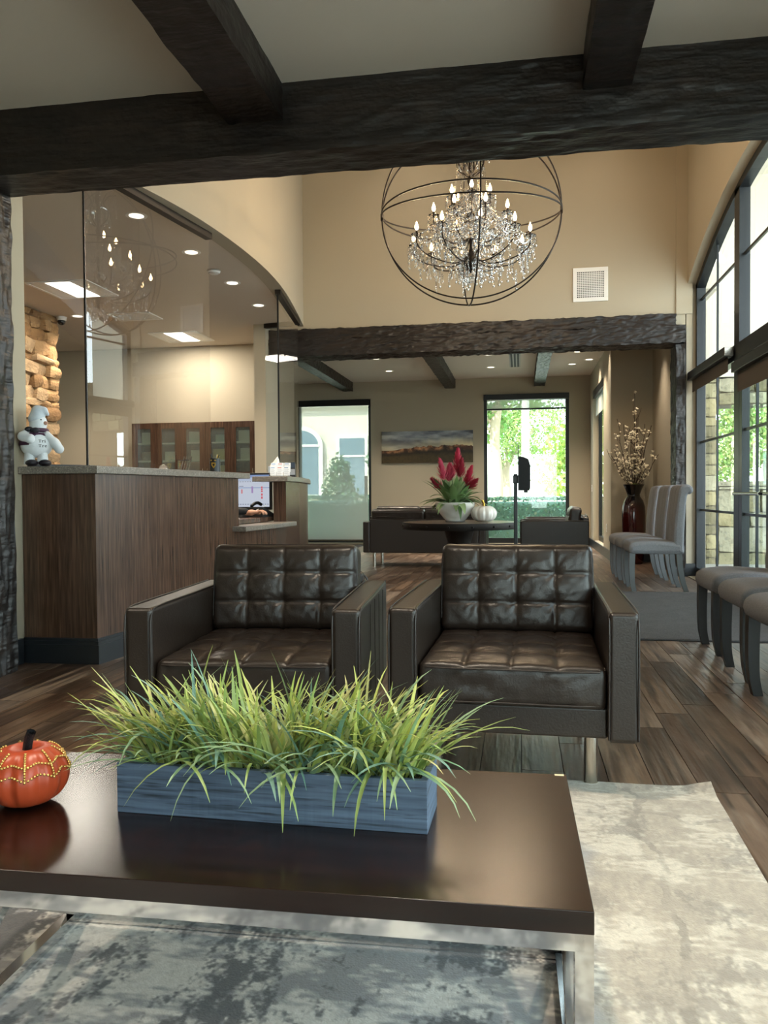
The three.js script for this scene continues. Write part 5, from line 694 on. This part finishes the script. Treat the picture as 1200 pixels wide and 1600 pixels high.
// ---------------------------------------------------------------- chandelier
{
  const o = thing('crystal_chandelier', 'large iron orb chandelier with candle lamps and crystal strands', 'chandelier', [-0.385, 3.19, -6.55]), RAD = 0.72;
  const ring = (tilt, axis, r = RAD) => { const g = new THREE.TorusGeometry(r, 0.0065, 6, 120); if (axis === 'h') g.rotateX(Math.PI / 2 + tilt); else if (axis === 'e') g.rotateY(Math.PI / 2 + tilt); else g.rotateX(tilt); return flat(g.rotateY(0.06)); };
  for (const [t, a] of [[0.33, 'v'], [-0.17, 'v'], [0, 'h'], [0.13, 'h'], [0.1, 'e']]) mk('orb_ring', ring(t, a), M.iron, o);
  for (const s of [-1, 1]) mk('ring_clamp', bx(0.022, 0.055, 0.03, s * RAD * 0.999, 0, -s * 0.043, 0.003), M.iron, o);
  mk('suspension_rod', bar([0, 0.7, 0], [0, HI - 3.19 - 0.05, 0], 0.009), M.iron, o); mk('ceiling_canopy', lathe([[0, HI - 3.19], [0.09, HI - 3.19], [0.085, HI - 3.22], [0.02, HI - 3.26], [0, HI - 3.26]]), M.iron, o);
  mk('stem', lathe([[0, 0.72], [0.018, 0.71], [0.015, 0.62], [0.03, 0.58], [0.03, 0.54], [0.014, 0.5], [0.014, 0.3], [0.028, 0.26], [0.014, 0.22], [0.014, 0.0], [0.022, -0.05], [0.012, -0.1], [0.012, -0.28], [0.04, -0.34], [0.065, -0.38], [0.05, -0.44], [0.02, -0.47], [0, -0.48]], 20), M.iron, o);
  mk('crystal_bowl', lathe([[0.02, 0.42], [0.09, 0.43], [0.11, 0.455], [0.085, 0.46], [0.03, 0.445]], 24), M.crystal, o);
  const beads = [], drops = [], bead = new THREE.OctahedronGeometry(0.0105, 0), rnd = rng(88);
  const dropG = flat(new THREE.LatheGeometry([[0, 0.024], [0.003, 0.018], [0.0105, 0.0], [0.008, -0.012], [0, -0.019]].map((p) => new THREE.Vector2(...p)), 7));
  const strand = (x, y, z, n) => { for (let i = 0; i < n; i++) beads.push(flat(bead.clone().scale(1, 1.15, 1).rotateY(rnd() * 3).translate(x, y - i * 0.0185, z))); drops.push(dropG.clone().rotateY(rnd() * 3).translate(x, y - n * 0.0185 - 0.014, z)); };
  const swag = (a, b, sag, n) => { for (let i = 0; i <= n; i++) { const t = i / n; beads.push(flat(bead.clone().translate(lerp(a[0], b[0], t), lerp(a[1], b[1], t) - sag * Math.sin(Math.PI * t), lerp(a[2], b[2], t)))); } };
  const lampMat = M.lampGlow(55, [1, 0.68, 0.34]);
  const tiers = [[0.475, -0.235, 10, 0.1, -0.36], [0.315, -0.06, 8, 0.35, -0.2], [0.16, 0.1, 5, 0.2, 0.0]], cups = [];
  tiers.forEach(([r, y, n, ph, hub], ti) => {
    for (let k = 0; k < n; k++) {
      const a = ph + k / n * Math.PI * 2, c = Math.cos(a), s = Math.sin(a), P = (rr, yy) => V(c * rr, yy, s * rr);
      const arm = mk('arm', tube([P(0.02, hub), P(r * 0.3, hub - 0.05), P(r * 0.62, hub - 0.035), P(r * 0.9, hub + 0.02), P(r, y - 0.045), P(r, y - 0.01)], 0.0055, 28, 6), M.iron, o);
      mk('drip_pan', lathe([[0.006, 0], [0.03, 0.004], [0.047, 0.018], [0.044, 0.02], [0.028, 0.01], [0.006, 0.006]], 16).translate(c * r, y, s * r), M.crystal, arm);
      mk('candle_sleeve', cyl(0.0095, 0.009, 0.045, c * r, y + 0.004, s * r, 12), M.iron, arm);
      const b = mk('bulb', lathe([[0, 0], [0.006, 0.002], [0.015, 0.02], [0.0135, 0.034], [0.007, 0.052], [0.0015, 0.07], [0, 0.072]], 14).translate(c * r, y + 0.049, s * r), lampMat, arm);
      const l = new THREE.PointLight(new THREE.Color().setRGB(1, 0.76, 0.5), 0.52 * LAMP, 0, 2); l.position.set(c * r, y + 0.07, s * r); l.shadow.radius = 0.5; l.castShadow = true; b.add(l);
      for (let q = 0; q < 7; q++) { const t = q * 0.8976 + rnd(); strand(c * r + Math.cos(t) * 0.044, y + 0.008, s * r + Math.sin(t) * 0.044, 3 + Math.floor(rnd() * (ti ? 5 : 9))); }
      for (let q = 0; q < 5; q++) { const f = 0.2 + q * 0.17; strand(c * r * f, hub - 0.06, s * r * f, 2 + Math.floor(rnd() * 6)); }
      swag([c * (ti ? 0.1 : 0.06), ti === 2 ? 0.43 : 0.15 - ti * 0.02, s * (ti ? 0.1 : 0.06)], [c * r, y + 0.01, s * r], 0.05, 22);
      const a2 = ph + (k + 1) / n * Math.PI * 2; swag([c * r, y - 0.01, s * r], [Math.cos(a2) * r, y - 0.01, Math.sin(a2) * r], 0.07, 14); swag([c * r * 0.5, y + 0.12, s * r * 0.5], [Math.cos(a2) * r, y, Math.sin(a2) * r], 0.05, 14); for (let q = 0; q < 4; q++) { const t = rnd(), rr = r * (0.35 + 0.6 * rnd()), b2 = lerp(a, a2, t); strand(Math.cos(b2) * rr, y + 0.12 - rr / r * 0.15, Math.sin(b2) * rr, 2 + Math.floor(rnd() * 7)); }
    }
  });
  for (let k = 0; k < 8; k++) { // scroll crown above the bowl
    const a = k / 8 * 6.283 + 0.2, c = Math.cos(a), s = Math.sin(a); mk('scroll', tube([V(c * 0.025, 0.3, s * 0.025), V(c * 0.1, 0.36, s * 0.1), V(c * 0.11, 0.44, s * 0.11), V(c * 0.06, 0.52, s * 0.06), V(c * 0.1, 0.6, s * 0.1), V(c * 0.17, 0.62, s * 0.17)], 0.006, 24, 6), M.iron, o);
    strand(c * 0.17, 0.61, s * 0.17, 6 + (k % 3) * 2); strand(c * 0.105, 0.42, s * 0.105, 3 + k % 3); strand(c * 0.05, -0.45, s * 0.05, 3 + (k % 3) * 2); strand(c * 0.08, -0.4, s * 0.08, 4 + (k % 2) * 3);
  }
  drops.push(flat(new THREE.IcosahedronGeometry(0.03, 1).translate(0, -0.53, 0)));
  stuff(mk('crystal_beads', mg(beads), M.crystal, o)); stuff(mk('crystal_drops', mg(drops), M.crystal, o));
}

// ---------------------------------------------------------------- outside
M.grass = mat({ color: '#8d9470', roughness: 1 }); M.pave = mat({ color: '#b3b2ad', roughness: 0.95 }); M.bark = mat({ color: '#a2907a', roughness: 0.9 });
struct('ground', bb(-40, 40, -0.35, -0.2, -70, 30), M.pave, 'pale paved ground outside');
struct('lawn', bb(-12, 10, -0.2, -0.12, -19, -16.6), M.grass, 'strip of lawn outside the lounge windows');
function leaves(n, c, r, m, size, seed, parent, name = 'foliage', boxy = false) {
  const rnd = rng(seed), g = new THREE.BufferGeometry(); g.setAttribute('position', new THREE.Float32BufferAttribute([-0.5, 0, 0, 0, 0.08, 0.35, 0.5, 0, 0, -0.5, 0, 0, 0.5, 0, 0, 0, 0.05, -0.35], 3)); g.computeVertexNormals();
  const im = new THREE.InstancedMesh(uvm(g), m, n), M4 = new THREE.Matrix4(), q = new THREE.Quaternion(), col = new THREE.Color(); im.name = name; im.castShadow = im.receiveShadow = true;
  for (let i = 0; i < n; i++) { let x, y, z; if (boxy) { x = rnd() * 2 - 1; y = rnd() * 2 - 1; z = rnd() * 2 - 1; const f = Math.floor(rnd() * 3); if (f === 0) y = 1 - rnd() * 0.1; else if (f === 1) z = 1 - rnd() * 0.12; } else { const a = rnd() * 6.283, cz = rnd() * 2 - 1, k = Math.cbrt(0.25 + 0.75 * rnd()) * (0.8 + 0.35 * noise3(Math.cos(a) * 2 + seed, cz * 2, Math.sin(a) * 2)); x = Math.cos(a) * Math.sqrt(1 - cz * cz) * k; z = Math.sin(a) * Math.sqrt(1 - cz * cz) * k; y = cz * k; }
    q.setFromEuler(new THREE.Euler(rnd() * 6.3, rnd() * 6.3, rnd() * 6.3)); const s = size * (0.6 + rnd() * 0.8); M4.compose(V(c[0] + x * r[0], c[1] + y * r[1], c[2] + z * r[2]), q, V(s, s, s)); im.setMatrixAt(i, M4); im.setColorAt(i, col.setRGB(0.75 + rnd() * 0.35, 0.8 + rnd() * 0.3, 0.7 + rnd() * 0.3)); }
  stuff(im); parent.add(im); return im;
}
const leafMat = (c) => mat({ color: c, roughness: 0.8, side: THREE.DoubleSide, transmission: 0.35, thickness: 0 });
function tree(label, x, z, trunkH, tr, blobs, color, seed) {
  const o = thing('tree', label, 'tree', [x, -0.2, z], 0, 'trees outside the lounge'); mk('trunk', tube([[0, 0, 0], [0.05, trunkH * 0.4, 0.03], [-0.04, trunkH * 0.75, 0], [0.03, trunkH, 0]], tr, 16, 9), M.bark, o);
  blobs.forEach(([bx_, by, bz, r], i) => { mk('limb', tube([[0, trunkH * 0.8, 0], [bx_ * 0.5, (trunkH + by) * 0.5, bz * 0.5], [bx_, by, bz]], tr * 0.35, 10, 6), M.bark, o); leaves(Math.round(900 * r * r), [bx_, by, bz], [r, r * 0.8, r], leafMat(color), 0.13, seed + i * 7, o); }); return o;
}
tree('leafy tree with a pale trunk beyond the hedge, nearer the picture wall', -0.6, -21, 3.4, 0.13, [[-1.1, 3.6, 0, 1.3], [0.2, 4.4, 0.4, 1.3], [-0.4, 3.0, -0.8, 1.0], [-1.8, 2.6, 0.2, 0.9]], '#7fa05a', 1);
tree('bright green bushy tree beyond the hedge, nearer the alcove', 1.75, -22, 1.6, 0.15, [[0.1, 2.3, 0, 1.3], [0.8, 3.1, 0.2, 1.2], [-0.6, 1.5, 0.4, 0.9], [0.9, 1.4, 0.2, 1.0], [0.3, 3.6, 0, 0.9]], '#a3b75a', 31);
tree('distant tree past the parking area', -0.6, -36, 2.6, 0.2, [[-0.8, 3.4, 0, 2.0], [1.2, 3.9, 0, 2.1], [0.1, 5.0, 0, 1.7]], '#8ca55e', 61);
tree('pale hazy tree beyond the low porch wall, seen through the sidelight', 6.2, -24, 2.0, 0.14, [[0, 2.6, 0, 1.3], [-0.7, 1.7, 0.2, 1.0], [0.7, 3.4, 0, 1.2], [-0.4, 3.8, 0, 1.0]], '#8aa162', 81);
tree('pale hazy tree beyond the low porch wall, seen through the glass door', 7.9, -22, 1.9, 0.14, [[0, 2.5, 0, 1.2], [0.8, 1.8, 0, 1.0], [-0.6, 3.3, 0, 1.1], [0.5, 3.7, 0, 1.0]], '#8fa563', 83);
tree('taller tree far beyond the porch', 9.5, -33, 2.6, 0.2, [[0, 3.6, 0, 2.0], [-1.8, 2.8, 0, 1.7], [1.4, 4.6, 0, 1.8]], '#86a05c', 85);
struct('lawn_side', bb(4.5, 16, -0.2, -0.12, -34, -15), M.grass, 'lawn beyond the entrance porch');
{ const l = one('light_pole', cyl(0.1, 0.085, 7.5, 0.14, -0.2, -20, 16), mat({ color: '#d8d2c6', roughness: 0.7 }), 'pale tall post standing beyond the hedge', 'pole'); }
{
  const h = thing('hedge', 'low clipped grey green hedge under the clear lounge window', 'hedge', [0.4, -0.2, -16.2]); mk('core', bx(3.4, 0.95, 0.62, 0, 0.48, 0, 0.1), mat({ color: '#7c9885', roughness: 1 }), h); leaves(5200, [0, 0.52, 0], [1.78, 0.52, 0.4], mat({ color: '#7c9885', roughness: 0.8, side: THREE.DoubleSide }), 0.06, 12, h, 'leaves', true);
  const g = thing('hedge', 'low clipped hedge behind the mesh-shaded lounge window', 'hedge', [-3.9, -0.2, -16.2]); mk('core', bx(2.6, 1.0, 0.62, 0, 0.5, 0, 0.1), mat({ color: '#7c9885', roughness: 1 }), g); leaves(3600, [0, 0.55, 0], [1.36, 0.55, 0.4], mat({ color: '#7c9885', roughness: 0.8, side: THREE.DoubleSide }), 0.06, 14, g, 'leaves', true);
  const s = thing('shrub', 'dark conical shrub behind the mesh-shaded window', 'shrub', [-3.95, -0.2, -17.4]); mk('stem', cyl(0.05, 0.03, 0.8, 0, 0, 0, 8), M.bark, s); leaves(1500, [0, 0.9, 0], [0.5, 0.85, 0.5], leafMat('#5d7a58'), 0.09, 15, s); leaves(500, [0, 1.6, 0], [0.28, 0.4, 0.28], leafMat('#5d7a58'), 0.09, 16, s);
  const t = thing('young_tree', 'slim young tree with a round crown behind the mesh-shaded window', 'tree', [-3.35, -0.2, -18.2]); mk('trunk', tube([[0, 0, 0], [0.04, 0.8, 0], [0.0, 1.6, 0]], 0.03, 10, 7), M.bark, t); leaves(900, [0.35, 1.85, 0], [0.55, 0.4, 0.5], leafMat('#5f7a5f'), 0.1, 18, t);
}
{ // stucco building across the way
  const b = thing('stucco_building', 'pale stucco building with arched and square windows across the path', 'building', [-5.6, -0.2, -25]), st = mat({ color: '#cfc6b4', roughness: 0.95 }), gl = mat({ color: '#5c707c', roughness: 0.12 }), tr = mat({ color: '#e4dfd3', roughness: 0.8 });
  mk('wall', bb(-6, 4.6, 0, 8, -5, 0), st, b); mk('stone_base', bb(-6, 4.62, 0, 1.7, 0, 0.1), mat({ map: T.flag, roughness: 0.9 }), b);
  const arch = (x, w, y0, y1) => { const s = poly([[-w, y0], [w, y0], [w, y1], ...Array.from({ length: 13 }, (_, i) => [w * Math.cos(i / 12 * Math.PI), y1 + w * 0.8 * Math.sin(i / 12 * Math.PI)]), [-w, y1]]); const f = mk('window', ext(s, 0.06).translate(x, 0, 0.08), tr, b); const s2 = poly([[-w + 0.14, y0 + 0.12], [w - 0.14, y0 + 0.12], [w - 0.14, y1], ...Array.from({ length: 13 }, (_, i) => [(w - 0.14) * Math.cos(i / 12 * Math.PI), y1 + (w * 0.8 - 0.12) * Math.sin(i / 12 * Math.PI)]), [-w + 0.14, y1]]); mk('glass', ext(s2, 0.02).translate(x, 0, 0.13), gl, f); mk('glazing_bar', bb(x - w + 0.1, x + w - 0.1, y1 - 0.05, y1 + 0.02, 0.14, 0.18), tr, f); };
  arch(-1.35, 0.75, 1.0, 2.7); const sq = (x, w, y0, y1) => { const f = mk('window', bb(x - w, x + w, y0, y1, 0.02, 0.1), tr, b); mk('glass', bb(x - w + 0.1, x + w - 0.1, y0 + 0.1, y1 - 0.1, 0.1, 0.12), gl, f); mk('glazing_bar', bb(x - w, x + w, (y0 + y1) / 2 + 0.3, (y0 + y1) / 2 + 0.36, 0.12, 0.15), tr, f); }; sq(0.35, 0.5, 1.0, 3.0); sq(2.1, 0.5, 1.0, 3.0); mk('cornice', bb(-6, 4.7, 3.9, 4.1, 0, 0.2), tr, b);
}
// entrance porch: stone pier, low stone wall, header, plaster above
function flagWall(parent, x0, x1, y0, y1, zf, cell, seed, axis = 'z') { // irregular stones on a face, with open joints
  const rnd = rng(seed), nx = Math.max(1, Math.round((x1 - x0) / cell)), rowsY = []; let y = y0; while (y < y1 - 0.03) { const h = cell * (0.4 + rnd() * 0.75); rowsY.push(y); y += h; } rowsY.push(y1);
  for (let j = 0; j < rowsY.length - 1; j++) { const n = Math.max(1, Math.round(nx * (0.7 + rnd() * 0.7))), xs = [x0]; for (let i = 1; i < n; i++) xs.push(lerp(x0, x1, i / n) + (rnd() - 0.5) * cell * 0.5); xs.push(x1);
    for (let i = 0; i < n; i++) { const g = 0.009, a = xs[i] + g, b = xs[i + 1] - g, c = rowsY[j] + g, d = rowsY[j + 1] - g; if (b - a < 0.02 || d - c < 0.015) continue; const k = () => (rnd() - 0.5) * Math.min(0.05, (d - c) * 0.35), s = poly([[a + 0.01, c + Math.abs(k()) * 0.6], [lerp(a, b, 0.5), c], [b - 0.008, c + Math.abs(k()) * 0.6], [b, lerp(c, d, 0.5)], [b - 0.012, d - Math.abs(k()) * 0.6], [lerp(a, b, 0.45), d], [a + 0.008, d - Math.abs(k()) * 0.6], [a, lerp(c, d, 0.5)]]); const dep = 0.03 + rnd() * 0.025, geo = ext(s, dep, 0.006, 2); if (axis === 'z') geo.translate(0, 0, zf); else geo.rotateY(-Math.PI / 2).translate(zf, 0, 0); mk('stone', geo, M.flags[Math.floor(rnd() * M.flags.length)], parent); } }
}
{
  const mort = mat({ color: '#7d7666', roughness: 1 });
  const p1 = thing('stone_pier', 'stone clad pier at the end of the entrance porch next to the glazing', 'pier'); mk('core', bb(2.02, 2.53, -0.2, 2.4, -11.6, -11.06), mort, p1); flagWall(p1, 2.03, 2.53, -0.18, 2.4, -11.06, 0.26, 3);
  const p2 = thing('stone_wall', 'low flagstone wall closing the end of the entrance porch', 'stone wall'); mk('core', bb(2.54, 4.6, -0.2, 1.0, -11.5, -11.06), mort, p2); mk('cap', bb(2.54, 4.6, 1.0, 1.06, -11.56, -11.0), M.flags[0], p2); flagWall(p2, 2.55, 4.6, -0.18, 0.99, -11.06, 0.34, 5);
  const p3 = thing('stone_header', 'stone faced beam over the opening at the end of the porch', 'header'); mk('core', bb(2.54, 4.6, 2.05, 2.4, -11.5, -11.06), mort, p3); flagWall(p3, 2.55, 4.6, 2.06, 2.4, -11.06, 0.3, 8);
  const p4 = thing('stone_pier', 'stone clad outer corner pier of the entrance porch', 'pier'); mk('core', bb(4.62, 5.2, -0.2, 2.9, -11.6, -11.0), mort, p4); flagWall(p4, 4.63, 5.2, -0.18, 2.9, -11.0, 0.3, 9);
  struct('wall_porch', bb(2.03, 4.6, 2.42, 5.0, -11.5, -11.04), M.plaster, 'pale plaster wall above the porch stonework'); struct('wall_porch_side', bb(1.37, 2.01, 0, 5.2, -11.7, -11.28), M.plaster, 'pale plaster return beside the alcove');
  struct('ceiling_porch', bb(2.01, 5.6, 5.0, 5.2, -11.6, -1.8), M.plaster, 'pale porch ceiling');
  struct('floor_porch', bb(2.01, 5.4, -0.2, -0.02, -11.2, -1.8), M.pave, 'pale paved porch floor');
  struct('eaves_added', bb(-4.4, 2.6, 2.96, 3.1, 3.2, 4.6), M.plaster, 'unseen roof overhang added to keep sun out of the rear lounge window'); struct('roof_lounge', bb(-5.6, 2.2, 3.2, 3.35, -15.1, -9.5), M.plaster, 'flat roof above the far lounge'); struct('roof_office', bb(-7.5, -2.9, 3.03, 3.18, -10.3, -3.6), M.plaster, 'flat roof above the office');  // the overhang is added, unseen, to block sun patches through the rear window
  struct('roof_near', bb(-4.2, 2.6, 2.98, 3.1, -3.6, 3.3), M.plaster, 'flat roof above the near lounge'); struct('wall_hall_outer', mg([bb(-3.02, -2.9, 3.03, HI, -9.47, -3.6)]), M.plaster, 'outer wall of the high hall above the office roof'); struct('roof_hall', bb(-3.1, 2.2, HI + 0.12, HI + 0.3, -9.7, -3.3), M.plaster, 'flat roof above the high hall');
}
renderer.render(scene, camera);
